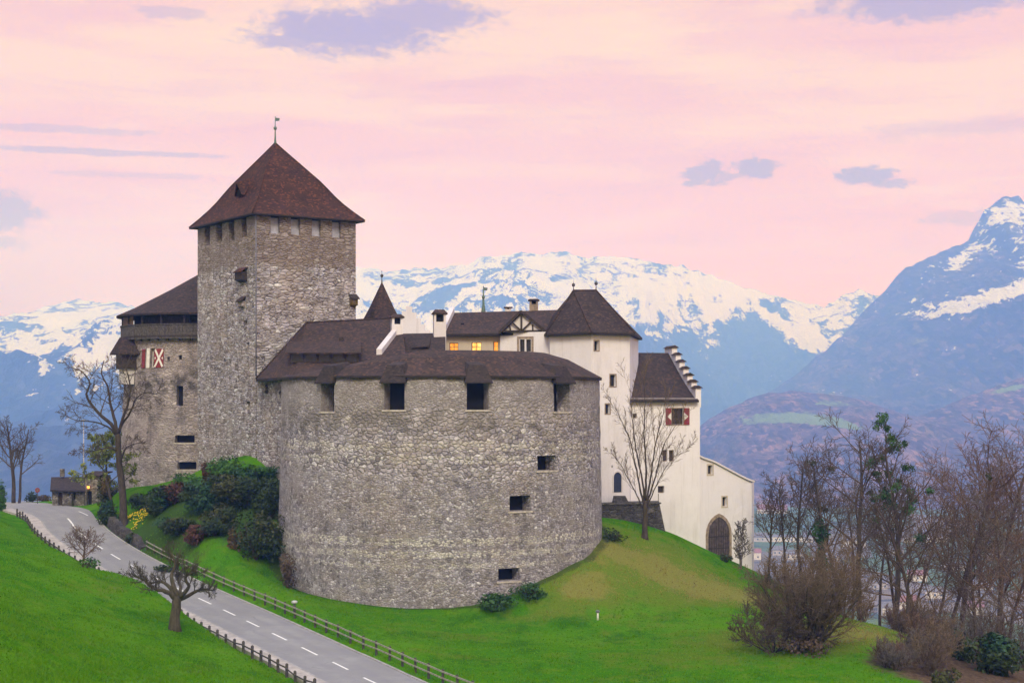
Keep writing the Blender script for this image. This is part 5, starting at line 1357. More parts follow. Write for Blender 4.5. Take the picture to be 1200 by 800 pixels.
mb = MB(); u_e = gp.L; mb.slab([gp.pt(-.0, gtop(0) - .25, .55), gp.pt(u_e, gtop(u_e) - .15, .55), gp.pt(u_e + .5, gtop(u_e) - 1.2, 6), gp.pt(.5, gtop(0) - 1.2, 6)], .2); mb.build('roof', M['roof_dark'], gate)
for i, o in enumerate(ogt):
    pane(gp, o, gate, 'window', M['glass'], M['frame_stone'], (0, 0), fw=.06); surround(gp, o, gate, M['plaster_warm'], .16, .03)
o = gp.op(829.5, 626, 854.5, 668); gl = arch(gp, o, gate, 'gate_leaf', M['gate_wood'], True, .06, .3, M['frame_stone'])
mb = MB()
uc = (o['u0'] + o['u1']) / 2
for k in range(-4, 5):
    u = uc + (o['u1'] - o['u0']) * k / 9.2; mb.bar(gp.pt(u, o['z0'], -.04), gp.pt(u, o['z1'] + (1.9 if k == 0 else 1.2 - abs(k) * .22), -.04), .05, .05, up=(1, 0, 0))
for zz_ in (.3, .62, .95): mb.bar(gp.pt(o['u0'] + .05, o['z0'] + (o['z1'] - o['z0']) * zz_, -.05), gp.pt(o['u1'] - .05, o['z0'] + (o['z1'] - o['z0']) * zz_, -.05), .05, .1)
mb.build('gate_strap', M['wood_dark'], gl)

# ---------------------------------------------------------------- dark terrace wall with steps at the foot of the white tower
terr = thing('terrace_wall', 'dark battered retaining wall on the mound below the white tower', 'retaining wall', (14, 160, -14))
ta, tb_ = P(704, 590, 161), P(773, 590.5, 162.5); ta.z = tb_.z = Z(590.5, 162)
tl, tr_ = P(702, 640, 160.3), P(786, 640, 161.8); tl.z = tr_.z = -16.5
bk2 = Vector((0.4, 5.2, 0))
mb = MB(); nt_ = 16; ns_ = 8
for k in range(nt_):
    for j in range(ns_):
        g = lambda a, b: (tl.lerp(tr_, a)).lerp(ta.lerp(tb_, a), b)
        mb.quad(g(k / nt_, j / ns_), g((k + 1) / nt_, j / ns_), g((k + 1) / nt_, (j + 1) / ns_), g(k / nt_, (j + 1) / ns_))
mb.quad(ta, tb_, tb_ + bk2, ta + bk2); mb.quad(tr_, tr_ + bk2, tb_ + bk2, tb_); mb.quad(tl + bk2, tl, ta, ta + bk2)
mb.build('wall', M['dark_stone'], terr)
mb = MB(); 
for a_, b_ in ((ta, tb_),): mb.bar(a_ + Vector((0, .18, .08)), b_ + Vector((0.1, .18, .08)), .55, .16)
mb.build('coping', M['hut_stone'], terr)
mb = MB()
s0 = P(727, 590, 163.2)
for k in range(5): mb.box((s0.x, s0.y + .32 * k, ta.z + .14 * (k + .5) + .003 * k), (1.75 - .12 * k, .9, .16 + .0 * k))
mb.build('step', M['dark_stone'], terr)
mb = MB()
for xx in (771.5,): mb.bar(P(xx, 591, 162.4), P(xx, 578, 162.4), .06, .06)
mb.build('railing', M['iron'], terr)
# ================================================================== street furniture and vegetation
def place(px, Y):
    x = X(px, Y); return Vector((x, Y, gz(x, Y)))
def py_of(p): return HOR - p.z * F / p.y

# ---------------------------------------------------------------- fences
def fence(name, label, off_fn, s0, s1, spacing, hgt, rails, pw, mats, lift=0.0):
    root_p = at_s(s0, off_fn(s0)); th_ = thing(name, label, 'fence', (root_p.x, root_p.y, gz(root_p.x, root_p.y)))
    n = int((s1 - s0) / spacing); pos = []
    pm = MB(); r = random.Random(3)
    pm.v = []; pm.box((0, 0, hgt / 2 - .15), (pw, pw, hgt + .3)); pm.add([(-pw / 2, -pw / 2, hgt), (pw / 2, -pw / 2, hgt), (pw / 2, pw / 2, hgt), (-pw / 2, pw / 2, hgt), (0, 0, hgt + pw * .45)], [(0, 1, 4), (1, 2, 4), (2, 3, 4), (3, 0, 4)])
    first = None
    pts = [(lambda p: Vector((p.x, p.y, gz(p.x, p.y) + lift)))(at_s(s0 + (s1 - s0) * k / n, off_fn(s0 + (s1 - s0) * k / n))) for k in range(n + 1)]
    for k, p in enumerate(pts):
        if first is None:
            o = pm.build('post', mats[0]); o.parent = th_; first = o
        else:
            o = first.copy(); COL.objects.link(o); o.parent = th_
        o.location = p - th_.location; d = pts[min(k + 1, n)] - pts[max(k - 1, 0)]
        o.rotation_euler = (r.uniform(-.03, .03), r.uniform(-.03, .03), math.atan2(d.y, d.x) + r.uniform(-.08, .08))
    for hr, rw, rh in rails:
        mb = MB()
        for a, b in zip(pts, pts[1:]):
            nn = Vector((-(b - a).y, (b - a).x, 0)).normalized() * (pw / 2 + rw / 2 + .003)
            e = Vector((0, 0, 1)); ja, jb = r.uniform(-.015, .015), r.uniform(-.015, .015)
            mb.bar(a + nn + e * (hr + ja), b + nn + e * (hr + jb), rw, rh)
        mb.build('rail', mats[1], th_)
    return th_
sL0, sL1 = s_at_y(104) - 20, s_at_y(178)
fence('road_fence', 'low dark wooden fence with a single rail along the near side of the road', lambda s: -(3.0 + SIDE + .25 + 0.8 * max(0, min(1, (at_s(s).y - 172) / 14))), sL0, sL1, 1.75, .85, [(.62, .05, .10)], .16, (M['post'], M['wood_grey']))
fence('meadow_fence', 'two rail pale wooden fence between the road and the castle meadow', lambda s: 4.0, sL0, s_at_y(155), 2.2, 1.05, [(.94, .06, .11), (.50, .06, .10)], .14, (M['post'], M['rail']))

# ---------------------------------------------------------------- stone wall beside the road below the big tree
rw_ = thing('roadside_wall', 'rough low stone retaining wall beside the road under the tall bare tree', 'retaining wall', at_s(s_at_y(164), 3.6))
mb = MB(); sA, sB = s_at_y(156), s_at_y(173); n = 30; rr_ = random.Random(8); rows = []
for k in range(n + 1):
    s_ = sA + (sB - sA) * k / n; p0, p1 = at_s(s_, 3.45), at_s(s_, 4.3); h_ = .95 * min(1, .35 + k / 8) + .18 * rr_.uniform(-1, 1)
    rows.append([p0 - Vector((0, 0, .3)), p0 + Vector((.08, 0, h_ * .5)) + Vector((rr_.uniform(-.05, .05),) * 2 + (0,)), p0 + RN[0] * .2 + Vector((0, 0, h_)), p1 + Vector((0, 0, h_ + .05)), p1 - Vector((0, 0, .3))])
for a, b in zip(rows, rows[1:]):
    for i in range(4): mb.quad(b[i], a[i], a[i + 1], b[i + 1])
mb.add(rows[0], [(0, 1, 2, 3, 4)]); mb.add(rows[-1], [(4, 3, 2, 1, 0)])
mb.build('wall', M['dark_stone'], rw_)

# ---------------------------------------------------------------- hut with lamp
hp = P(88, 591, 196); hp.z = gz(hp.x, hp.y)
hut = thing('roadside_hut', 'small dark stone hut with an orange lamp at the top of the road', 'hut', hp)
def hq(px, py, Y): return P(px, py, Y)
hw = Plane((X(61, 196), 196), (X(99, 195), 195.0)); zt = Z(572.5, 196)
oph = [hw.op(68, 577, 73, 592, .3), hw.op(80.5, 576, 88.5, 585, .3)]
mb = MB(); wall_mesh(mb, hw, 0, hw.L, hp.z - 1.5, zt, oph, .6, .6, .03)
hs = Plane((X(99, 195), 195.0), (X(99, 195) + .6, 199)); mb.quad(hs.pt(0, hp.z - 1.5), hs.pt(hs.L, hp.z - 1.5), hs.pt(hs.L, zt + 1.4), hs.pt(0, zt))
hs2 = Plane((X(61, 196) + .3, 200), (X(61, 196), 196)); mb.quad(hs2.pt(0, hp.z - 1.5), hs2.pt(hs2.L, hp.z - 1.5), hs2.pt(hs2.L, zt), hs2.pt(0, zt + 1.4))
mb.build('wall', M['hut_stone'], hut)
pane(hw, oph[0], hut, 'door', M['wood_dark']); pane(hw, oph[1], hut, 'window', M['void'], M['hut_stone'], (0, 0), fw=.08)
mb = MB(); mb.slab([Vector((X(59, 195.5), 195.4, zt - .12)), Vector((X(100, 194.5), 194.4, zt - .1)), Vector((X(101, 200), 200, zt + 1.35)), Vector((X(60, 200), 200, zt + 1.3))], .18)
hr_ = mb.build('roof', M['hood'], hut)
mb = MB(); c_ = Vector((X(82, 194.6), 194.6, 0)); mb.add([(c_.x - 1.4, 195.6, hp.z - .5), (c_.x + .3, 195.6, hp.z - .5), (c_.x + .3, 195.6, zt - .5), (c_.x - 1.4, 194.2, hp.z - .5), (c_.x + .3, 194.2, hp.z - .5), (c_.x + .3, 194.2, zt - .45)], [(3, 4, 5), (0, 2, 1), (3, 5, 2, 0), (4, 1, 2, 5)]); mb.build('buttress', M['hut_stone'], hut)
ha = Plane((X(99.5, 194.6), 194.6), (X(117, 194.2), 194.2)); za = Z(557, 194.6)
oa = ha.op(101.5, 575, 107.5, 592, .5)
mb = MB(); wall_mesh(mb, ha, 0, ha.L, hp.z - 1.5, za, [oa], .6, .6, .03); q = ha
mb.quad(ha.pt(0, hp.z - 1.5), ha.pt(0, za), ha.pt(0, za, 3), ha.pt(0, hp.z - 1.5, 3)); mb.quad(ha.pt(ha.L, za), ha.pt(ha.L, hp.z - 1.5), ha.pt(ha.L, hp.z - 1.5, 3), ha.pt(ha.L, za, 3)); mb.quad(ha.pt(0, za), ha.pt(ha.L, za), ha.pt(ha.L, za, 3), ha.pt(0, za, 3)); mb.build('annex', M['hut_stone'], hut)
pane(ha, oa, hut, 'doorway', M['void'])
mb = MB(); mb.slab([ha.pt(-.2, za + .05, -.4), ha.pt(ha.L + .2, za + .05, -.4), ha.pt(ha.L + .2, za + .45, 3.2), ha.pt(-.2, za + .45, 3.2)], .14); mb.build('roof', M['roof_dark'], hut)
mb = MB(); p = Vector((X(73, 199.4), 199.4, zt + 1.9)); mb.box(p, (.5, .5, 1.0)); mb.build('chimney', M['hut_stone'], hr_)
lp = P(103.5, 570.5, 194.1)
mb = MB(); mb.lathe(lp, [(.05, -.2), (.15, -.16), (.19, .12), (.05, .16)], 8); lb = mb.build('lamp', M['lamp'], hut)
mb = MB(); mb.lathe(lp, [(.24, .165), (.05, .32)], 8); mb.bar(lp + Vector((0, 0, .28)), lp + Vector((0, .5, .34)), .04, .04); mb.build('lamp_cap', M['iron'], lb)
pl = bpy.data.lights.new('hut_lamp_light', 'POINT'); pl.energy = 10; pl.color = (1, .5, .15); pl.shadow_soft_size = .25
plo = bpy.data.objects.new('hut_lamp_light', pl); COL.objects.link(plo); plo.location = lp + Vector((0, -.5, 0))

# mast, sign, small lamps
mp = place(98, 205); ms_ = thing('light_mast', 'thin pale mast rising behind the stone hut', 'pole', mp)
mb = MB(); top = Z(492, 205); mb.tube([mp, Vector((mp.x, mp.y, (mp.z + top) / 2)), Vector((mp.x, mp.y, top))], [.11, .085, .05], 6); mb.build('pole', M['metal_light'], ms_)
mb = MB(); mb.box((mp.x, mp.y - .2, top), (.3, .6, .12)); mb.build('lamp_head', M['metal_light'], ms_)
sp_ = place(44, 203); sp_.z = max(sp_.z, -15); sgn = thing('road_sign', 'small red road sign on a short post at the top of the road', 'road sign', sp_)
zc = sp_.z + 1.9
mb = MB(); mb.tube([sp_, Vector((sp_.x, sp_.y, zc))], [.05, .05], 6); mb.build('post', M['iron'], sgn)
mb = MB(); 
for rr2, y_, mi in ((.32, -.06, 0), (.2, -.075, 1)):
    pts = [(sp_.x + rr2 * math.cos(t * math.pi / 8), sp_.y + y_, zc + .1 + rr2 * math.sin(t * math.pi / 8)) for t in range(16)]
    mb.add(pts + [(a, b + .03, c) for a, b, c in pts], [tuple(range(16)), tuple(reversed(range(16, 32)))] + [(i, 16 + i, 16 + (i + 1) % 16, (i + 1) % 16) for i in range(16)], mi)
mb.build('sign_plate', [M['red_paint'], M['wood_brown']], sgn)
def ground_lamp(px, Y, label, h, body, head, w_, p=None):
    p = p or place(px, Y); t_ = thing('garden_lamp', label, 'lamp', p)
    mb = MB(); mb.tube([p - Vector((0, 0, .1)), p + Vector((0, 0, h * .7))], [w_ * .45, w_ * .4], 8); mb.build('post', body, t_)
    mb = MB(); mb.lathe(p + Vector((0, 0, h * .7)), [(w_ * .4, 0), (w_ * .95, h * .08), (w_, h * .22), (w_ * .5, h * .3)], 8); mb.build('lamp_head', head, t_)
ground_lamp(700.5, 131.5, 'small white bollard lamp standing alone on the meadow below the mound', .85, M['white_paint'], M['pipe'], .19)
best = min((at_s(s_ * .2, 4.7) for s_ in range(int(S_[-1] * 5))), key=lambda v: abs(600 + F * v.x / v.y - 345.5) if v.y < 150 else 1e9); best.z = gz(best.x, best.y)
ground_lamp(345.5, 119.0, 'squat grey floodlight behind the pale fence left of the meadow', .95, M['iron'], M['metal_light'], .27, best)

# ---------------------------------------------------------------- tree machinery
def rvec(r): 
    while True:
        v = Vector((r.uniform(-1, 1), r.uniform(-1, 1), r.uniform(-1, 1)))
        if .05 < v.length < 1: return v.normalized()
RMIN = .026
def sprout(out, r, p, d, L, rad, lv, S):
    RMIN = S.get('rmin', .026)
    n = max(2, S['seg'][lv]); pts = [p.copy()]; rads = [rad]; wob, up = S['wob'][lv], S['up'][lv]
    for i in range(n):
        d = (d + rvec(r) * wob + Vector((0, 0, 1)) * up).normalized()
        p = p + d * (L / n); pts.append(p.copy()); rads.append(max(RMIN * .8, rad * (1 - (1 - S['tip']) * (i + 1) / n)))
    out.append((pts, rads, lv))
    children(out, r, pts, rads, L, lv, S)
def children(out, r, pts, rads, L, lv, S):
    if lv + 1 >= len(S['seg']): return
    k = S['kids'][lv]; k = max(1, int(round(k * r.uniform(.8, 1.2)))); az = r.uniform(0, 6.28)
    for c in range(k):
        t = S['start'][lv] + (1 - S['start'][lv]) * ((c + r.uniform(.1, .9)) / k)
        f = t * (len(pts) - 1); i = min(len(pts) - 2, int(f)); q = pts[i].lerp(pts[i + 1], f - i); dd = (pts[i + 1] - pts[i]).normalized()
        a = dd.cross(Vector((0.3, 0.5, 0.8)))
        if a.length < .1: a = dd.cross(Vector((1, 0, 0)))
        a.normalize(); b = dd.cross(a); az += 2.4 + r.uniform(-.5, .5)
        ang = S['ang'][lv] * r.uniform(.75, 1.25)
        nd = (dd * math.cos(ang) + (a * math.cos(az) + b * math.sin(az)) * math.sin(ang)).normalized()
        ln = L * S['ratio'][lv] * (1.0 - S['fall'][lv] * (t - S['start'][lv]) / (1.001 - S['start'][lv])) * r.uniform(.7, 1.2)
        rd = max(S.get('rmin', .026), rads[i] * S['rr'][lv])
        sprout(out, r, q, nd, ln, rd, lv + 1, S)
BROAD = dict(seg=[9, 7, 5, 4], kids=[14, 9, 7], start=[.34, .18, .12], ang=[.95, .75, .8], ratio=[.52, .46, .55], fall=[.50, .45, .3], rr=[.50, .5, .6], wob=[.14, .22, .28, .3], up=[.05, .07, .05, .02], tip=.3)
SLIM = dict(BROAD, kids=[13, 7, 6], ang=[.75, .7, .75], ratio=[.38, .46, .52], wob=[.10, .2, .26, .3])
def tree_parts(root, out, barkm, twigm, trunk_lv=0, nsides=(8, 6, 4, 3, 3)):
    a, b = MB(), MB()
    for pts, rads, lv in out: (a if lv <= trunk_lv else b).tube(pts, rads, nsides[min(lv, 4)], cap=lv <= trunk_lv)
    a.build('trunk', barkm, root)
    return b.build('crown', twigm, root)
def bare_tree(px, Y, top, label, seed, S=BROAD, rad=.28, barkm='bark', twigm='twig', lean=(0, 0), group=None, name='bare_tree', sink=.2, stems=1, spread=.25, frac=.9, base=None):
    r = random.Random(seed); p = base or place(px, Y); H = Z(top, Y) - p.z
    root = thing(name, label, 'tree', p, group); out = []
    for k in range(stems):
        a = 6.28 * k / max(1, stems) + r.uniform(0, 1); d = Vector((lean[0], lean[1], 1))
        if stems > 1: d += Vector((math.cos(a), math.sin(a), 0)) * spread * r.uniform(.6, 1.3)
        hh = H * frac * (1 if k == 0 else r.uniform(.72, .98))
        sprout(out, r, p - Vector((0, 0, sink)) + (Vector((math.cos(a), math.sin(a), 0)) * rad * .8 if stems > 1 else Vector()), d.normalized(), hh, rad * (1 if stems == 1 else r.uniform(.6, .9)), 0, S)
    tree_parts(root, out, M[barkm], M[twigm])
    return root, out
def limb_tree(base_px, Y, limbs, S, label, seed, barkm, twigm, name='bare_tree', group=None):
    """main limbs given by hand as (px, py, depth offset), finer branches grown from them"""
    r = random.Random(seed); p = place(base_px, Y); root = thing(name, label, 'tree', p, group); out = []
    for k, (pl_, ra, rb) in enumerate(limbs):
        pts = [P(a, b, Y + c) for a, b, c in pl_]
        if k == 0: pts[0] = p - Vector((0, 0, .3))
        cr = catmull(pts, .45); n = len(cr)
        for i in range(1, n - 1): cr[i] = cr[i] + rvec(r) * .04
        rads = [ra + (rb - ra) * (i / (n - 1)) ** .8 for i in range(n)]
        if k == 0: rads[0] *= 1.5; rads[1] *= 1.15
        L = sum((cr[i + 1] - cr[i]).length for i in range(n - 1)); out.append((cr, rads, 0))
        if k > 0 or S.get('trunk_kids'): children(out, r, cr, rads, max(L, S.get('minL', 2.0)), 0, S)
    tree_parts(root, out, M[barkm], M[twigm])
    return root
def leaf_cloud(mb, r, c, rx, ry, rz, n, size, mi=0, hollow=.55, lobes=7, flat=.0):
    """many small leaf faces through an uneven, lobed volume"""
    lb = [(rvec(r) * r.uniform(.35, .75), r.uniform(.38, .62)) for _ in range(lobes)] + [(Vector((0, 0, 0)), .7)]
    for _ in range(n):
        o, s_ = lb[r.randrange(len(lb))]; v = rvec(r) * (hollow + (1 - hollow) * r.random() ** .6) * s_ + o
        p = Vector((c.x + v.x * rx, c.y + v.y * ry, c.z + v.z * rz))
        nn = (rvec(r) + v.normalized() * .8 + Vector((0, 0, .5))).normalized(); a = nn.cross(rvec(r)).normalized(); b = nn.cross(a); s2 = size * r.uniform(.6, 1.3)
        mb.add([p - a * s2, p - b * s2 * .5, p + a * s2, p + b * s2 * .5], [(0, 1, 2, 3)], mi)
def shrub(px, Y, w_px, h_px, label, mat, seed, name='shrub', n=900, size=.17, group=None, dz=0.0, mat2=None, stems=True, cat='shrub', depth=.9):
    r = random.Random(seed); p = place(px, Y); p.z += dz; w2 = w_px * Y / F / 2; h2 = h_px * Y / F
    root = thing(name, label, cat, p, group)
    mb = MB(); c = p + Vector((0, 0, h2 * .46))
    n = int(n * max(.5, min(2.6, w2 * h2 / 3.0)))
    leaf_cloud(mb, r, c, w2, w2 * depth, h2 * .62, n, size, 0, .5, 8)
    if mat2: leaf_cloud(mb, r, c + Vector((r.uniform(-.5, .5) * w2, -w2 * .4, h2 * .12)), w2 * .55, w2 * .5, h2 * .4, n // 3, size, 1, .5, 4)
    # dense inside twigs so that no daylight shows through the middle
    inner = MB()
    for _ in range(26):
        d = Vector((r.uniform(-.7, .7), r.uniform(-.7, .7), 1)).normalized(); L = h2 * r.uniform(.4, .85)
        inner.tube([p - Vector((0, 0, .1)), p + Vector((d.x * w2 * .5, d.y * w2 * .5, L * .6)), p + Vector((d.x * w2 * .8, d.y * w2 * .8, L))], [.05, .035, .015], 4, cap=False)
    mb.build('foliage', [mat, mat2 or mat], root); inner.build('stem', M['bark_brown'], root)
    return root

# ---------------------------------------------------------------- individual trees
T1S = dict(rmin=.022, seg=[0, 6, 5, 4], kids=[9, 7, 6], start=[.25, .2, .15], ang=[.85, .8, .8], ratio=[.42, .5, .5], fall=[.4, .5, .4], rr=[.42, .5, .6], wob=[0, .26, .32, .35], up=[0, .02, .0, -.02], tip=.25, minL=4.5)
limb_tree(145.5, 168, [([(145.5, 602, 0), (143, 570, 0), (139, 535, 0), (138, 508, 0)], .46, .30),
    ([(138, 509, 0), (130, 497, -.6), (118, 487, -1), (108, 475, -1.2), (101, 462, -1.4), (105, 450, -1.4), (98, 437, -1.8), (84, 430, -2.2)], .24, .05),
    ([(138, 508, 0), (134, 490, .6), (129, 470, 1.0), (126, 452, 1.2), (119, 438, 1.6), (122, 422, 1.8)], .22, .05),
    ([(139, 507, 0), (144, 490, -.4), (150, 472, -.8), (153, 452, -1), (148, 432, -1.2), (152, 418, -1)], .2, .04),
    ([(141, 500, 0), (152, 484, .4), (160, 466, .2), (172, 460, 0), (184, 462, -.4)], .15, .03),
    ([(140, 545, 0), (146, 527, -.8), (156, 520, -1.6), (170, 519, -2.0)], .12, .03),
    ([(138, 512, 0), (126, 500, 1), (108, 494, 1.8), (88, 492, 2.0), (76, 486, 2.4)], .13, .03),
    ([(139, 530, 0), (128, 524, -1), (110, 528, -2), (92, 526, -2)], .09, .025)],
    T1S, 'tall dark bare tree with crooked limbs standing in front of the drum tower', 11, 'bark', 'twig')
ORS = dict(rmin=.013, seg=[0, 5, 4, 3], kids=[12, 7, 6], start=[.40, .15, .15], ang=[.9, .8, .8], ratio=[.30, .55, .6], fall=[.2, .4, .4], rr=[.40, .5, .6], wob=[0, .3, .34, .35], up=[0, .14, .12, .08], tip=.3, minL=2.6)
limb_tree(205, 107, [([(205, 738, 0), (205, 722, 0), (207, 705, 0), (208, 699, 0)], .37, .30),
    ([(207, 702, 0), (199, 695, -.3), (190, 691, -.5), (180, 689, -.7), (170, 680, -.8), (163, 677, -.9), (154, 671, -.8)], .21, .06),
    ([(207, 700, 0), (199, 688, .4), (192, 682, .7), (184, 681, 1.0), (176, 683, 1.2)], .17, .06),
    ([(208, 699, 0), (203, 685, .2), (201, 674, .5), (205, 664, .6), (203, 652, .6), (197, 644, .6)], .2, .05),
    ([(209, 700, 0), (217, 694, -.4), (221, 686, -.7), (217, 677, -.9), (224, 671, -1), (233, 669, -1.0)], .18, .05),
    ([(210, 702, 0), (220, 698, .3), (232, 692, .6), (242, 690, .8), (250, 691, 1.0)], .17, .05),
    ([(208, 699, 0), (212, 688, 1.0), (209, 676, 1.8), (215, 664, 2.2)], .15, .05)],
    ORS, 'gnarled old orchard tree with bent mossy limbs on the lawn beside the road', 21, 'bark_moss', 'bark_moss', 'orchard_tree')
MDS = dict(rmin=.015, seg=[0, 6, 5, 4], kids=[9, 6, 5], start=[.22, .2, .15], ang=[.42, .55, .6], ratio=[.34, .45, .5], fall=[.35, .5, .4], rr=[.42, .5, .65], wob=[0, .12, .2, .26], up=[0, .12, .07, .04], tip=.25)
limb_tree(755, 154.5, [([(755, 629, 0), (756, 612, 0), (756, 596, 0), (756, 586, 0)], .33, .22),
    ([(755, 592, 0), (750, 572, -.3), (745, 545, -.6), (738, 515, -.9), (727, 490, -1.2), (719, 472, -1.2)], .125, .018),
    ([(756, 588, 0), (752, 560, .5), (745, 525, 1.0), (741, 490, 1.2), (738, 455, 1.3)], .125, .018),
    ([(756, 586, 0), (757, 550, -.4), (755, 510, -.6), (756, 470, -.6), (754, 443, -.5)], .135, .018),
    ([(757, 588, 0), (763, 555, .4), (768, 520, .8), (776, 490, 1.0), (781, 462, 1.0)], .125, .018),
    ([(757, 594, 0), (767, 562, -.6), (776, 527, -1.2), (787, 505, -1.4), (800, 490, -1.5)], .115, .018),
    ([(756, 600, 0), (764, 580, 1.2), (776, 555, 2.0), (790, 535, 2.4), (808, 528, 2.6)], .085, .015),
    ([(755, 598, 0), (746, 580, 1.4), (736, 560, 2.2), (726, 542, 2.6), (716, 530, 2.8)], .085, .015)],
    MDS, 'bare tree with many upright stems on top of the grassy mound', 31, 'bark', 'twig_tan')
bare_tree(97, 134.2, 611, 'small round bare tree beside the road near the low fence', 41, dict(BROAD, kids=[14, 8, 6], start=[.3, .15, .1], ang=[.9, .8, .8], ratio=[.85, .55, .5], rmin=.018), .13, 'bark_brown', 'twig_red', frac=.7, name='small_tree')
shrub(104, 133.2, 26, 13, 'low green ivy mound at the foot of the small round bare tree', M['leaf_mid'], 42, n=500, size=.14)
bare_tree(16, 209, 486, 'tall slim bare tree at the far left behind the road', 51, SLIM, .30, 'bark', 'twig')
bare_tree(22, 207, 490, 'leaning bare tree beside the tall slim one at far left', 52, dict(SLIM, kids=[8, 6, 5]), .2, 'bark', 'twig', lean=(.22, 0))
rt, out = bare_tree(133, 174, 506, 'tree with fresh yellow green leaves behind the tall bare tree', 61, dict(BROAD, kids=[10, 6, 4], ang=[.95, .8, .8]), .2, 'bark', 'twig', lean=(-.16, .1), name='leafy_tree')
r_ = random.Random(62); mb = MB()
for pts, rads, lv in out:
    if lv >= 2 and r_.random() < .9:
        for q_ in pts[1:]:
            for _ in range(2):
                n_ = rvec(r_); a = n_.cross(rvec(r_)).normalized(); b = n_.cross(a); s2 = r_.uniform(.12, .24); c = q_ + rvec(r_) * .25
                mb.add([c - a * s2, c - b * s2 * .6, c + a * s2, c + b * s2 * .6], [(0, 1, 2, 3)])
mb.build('leaves', M['leaf_fresh'], rt)

# right-hand wood on the slope below the castle
grp = 'bare trees on the slope right of the castle'
bare_tree(868, 164, 604, 'slender pale sapling in front of the gatehouse wall', 71, dict(SLIM, kids=[10, 6, 5], start=[.12, .15, .1]), .09, 'twig_pale', 'twig_pale', stems=3, spread=.12, name='sapling')
RT = [  # px, Y, top, seed, spec, rad, bark, twig, lean, label
 (901, 170, 566, 81, SLIM, .16, 'bark', 'twig', (.03, 0), 'thin dark bare tree nearest to the gatehouse'),
 (921, 168, 556, 82, SLIM, .16, 'bark', 'twig', (-.10, 0), 'thin bare tree leaning left behind the domed bush'),
 (940, 166, 528, 83, SLIM, .22, 'bark', 'twig', (-.02, 0), 'slim dark bare tree left of the ivy clad trunk'),
 (962, 164, 524, 84, SLIM, .24, 'bark', 'twig', (.0, 0), 'bare tree with its trunk wrapped in dark green ivy'),
 (1010, 158, 497, 85, BROAD, .34, 'bark', 'twig', (-.06, 0), 'broad dark bare tree with forked limbs behind the domed bush'),
 (1048, 156, 496, 86, SLIM, .34, 'bark', 'twig', (.02, 0), 'tall dark tree with green mistletoe balls in its top'),
 (985, 176, 540, 87, BROAD, .24, 'bark', 'twig', (.04, 0), 'shorter bare tree between the ivy trunk and the broad forked tree'),
 (1077, 150, 560, 88, BROAD, .25, 'bark_brown', 'twig', (-.12, .1), 'leaning bare tree just right of the mistletoe tree'),
 (1104, 162, 540, 89, BROAD, .26, 'bark_brown', 'twig_red', (.05, 0), 'reddish bare tree left of the large russet pair'),
 (1131, 160, 516, 90, BROAD, .36, 'bark_brown', 'twig_red', (.0, 0), 'large russet twigged tree with a wide rounded crown'),
 (1168, 158, 512, 91, BROAD, .38, 'bark_brown', 'twig_red', (.03, 0), 'tallest russet twigged tree near the right edge'),
 (1198, 154, 540, 92, BROAD, .32, 'bark_brown', 'twig_red', (.0, 0), 'russet tree cut off by the right edge of the view'),
 (1148, 140, 600, 93, BROAD, .22, 'bark_brown', 'twig', (-.1, 0), 'small bare tree in front of the two large russet trees'),
 (1180, 134, 610, 94, BROAD, .2, 'bark_brown', 'twig_red', (.1, 0), 'small russet tree low at the right edge'),
 (1062, 134, 640, 95, dict(BROAD, kids=[9, 7, 6]), .17, 'bark', 'twig', (.12, 0), 'short crooked bare tree at the rim of the meadow'),
 (1030, 182, 552, 96, SLIM, .2, 'bark', 'twig', (0, 0), 'slim bare tree standing behind the broad forked tree'),
 (1088, 186, 548, 97, BROAD, .24, 'bark', 'twig_red', (0, 0), 'bare tree further down the slope behind the russet trees'),
]
outs = {}
for px, Y, top, sd, S, rad, bk_, tw, lean, lab in RT:
    outs[sd] = bare_tree(px, Y, top, lab, sd, S, rad, bk_, tw, lean, grp)
# ivy
rt, out = outs[84]; r_ = random.Random(5); mb = MB(); tp = out[0][0]
for i in range(1400):
    t = r_.random() ** .8 * .62; f = t * (len(tp) - 1); j = int(f); c = tp[j].lerp(tp[j + 1], f - j) + Vector((r_.gauss(0, 1), r_.gauss(0, 1), 0)) * .33 * (1 + .6 * math.sin(f * 3)); n_ = rvec(r_); a = n_.cross(rvec(r_)).normalized(); b = n_.cross(a); s2 = r_.uniform(.12, .24)
    mb.add([c - a * s2, c - b * s2 * .7, c + a * s2, c + b * s2 * .7], [(0, 1, 2, 3)])
mb.build('ivy', M['leaf_yew'], rt)
rt, out = outs[86]; r_ = random.Random(6)
tips = [pts for pts, rads, lv in out if lv in (1, 2) and pts[-1].z > rt.location.z + 9]; r_.shuffle(tips)
for pts in tips[:26]:
    mb = MB(); s2 = r_.uniform(.45, .95); leaf_cloud(mb, r_, pts[len(pts) // 2 + (r_.random() < .4)], s2, s2, s2 * .9, int(170 * s2 + 40), .15, 0, .35, 4); mb.build('mistletoe', M['leaf_mid'] if r_.random() < .5 else M['leaf_yew'], rt)
for sd, k in ((85, 3), (84, 2), (91, 2)):
    rt, out = outs[sd]; tips = [pts for pts, rads, lv in out if lv in (1, 2) and pts[-1].z > rt.location.z + 8]; r_.shuffle(tips)
    for pts in tips[:k]:
        mb = MB(); s2 = r_.uniform(.4, .7); leaf_cloud(mb, r_, pts[len(pts) // 2], s2, s2, s2 * .9, 110, .14, 0, .35, 4); mb.build('mistletoe', M['leaf_olive'], rt)

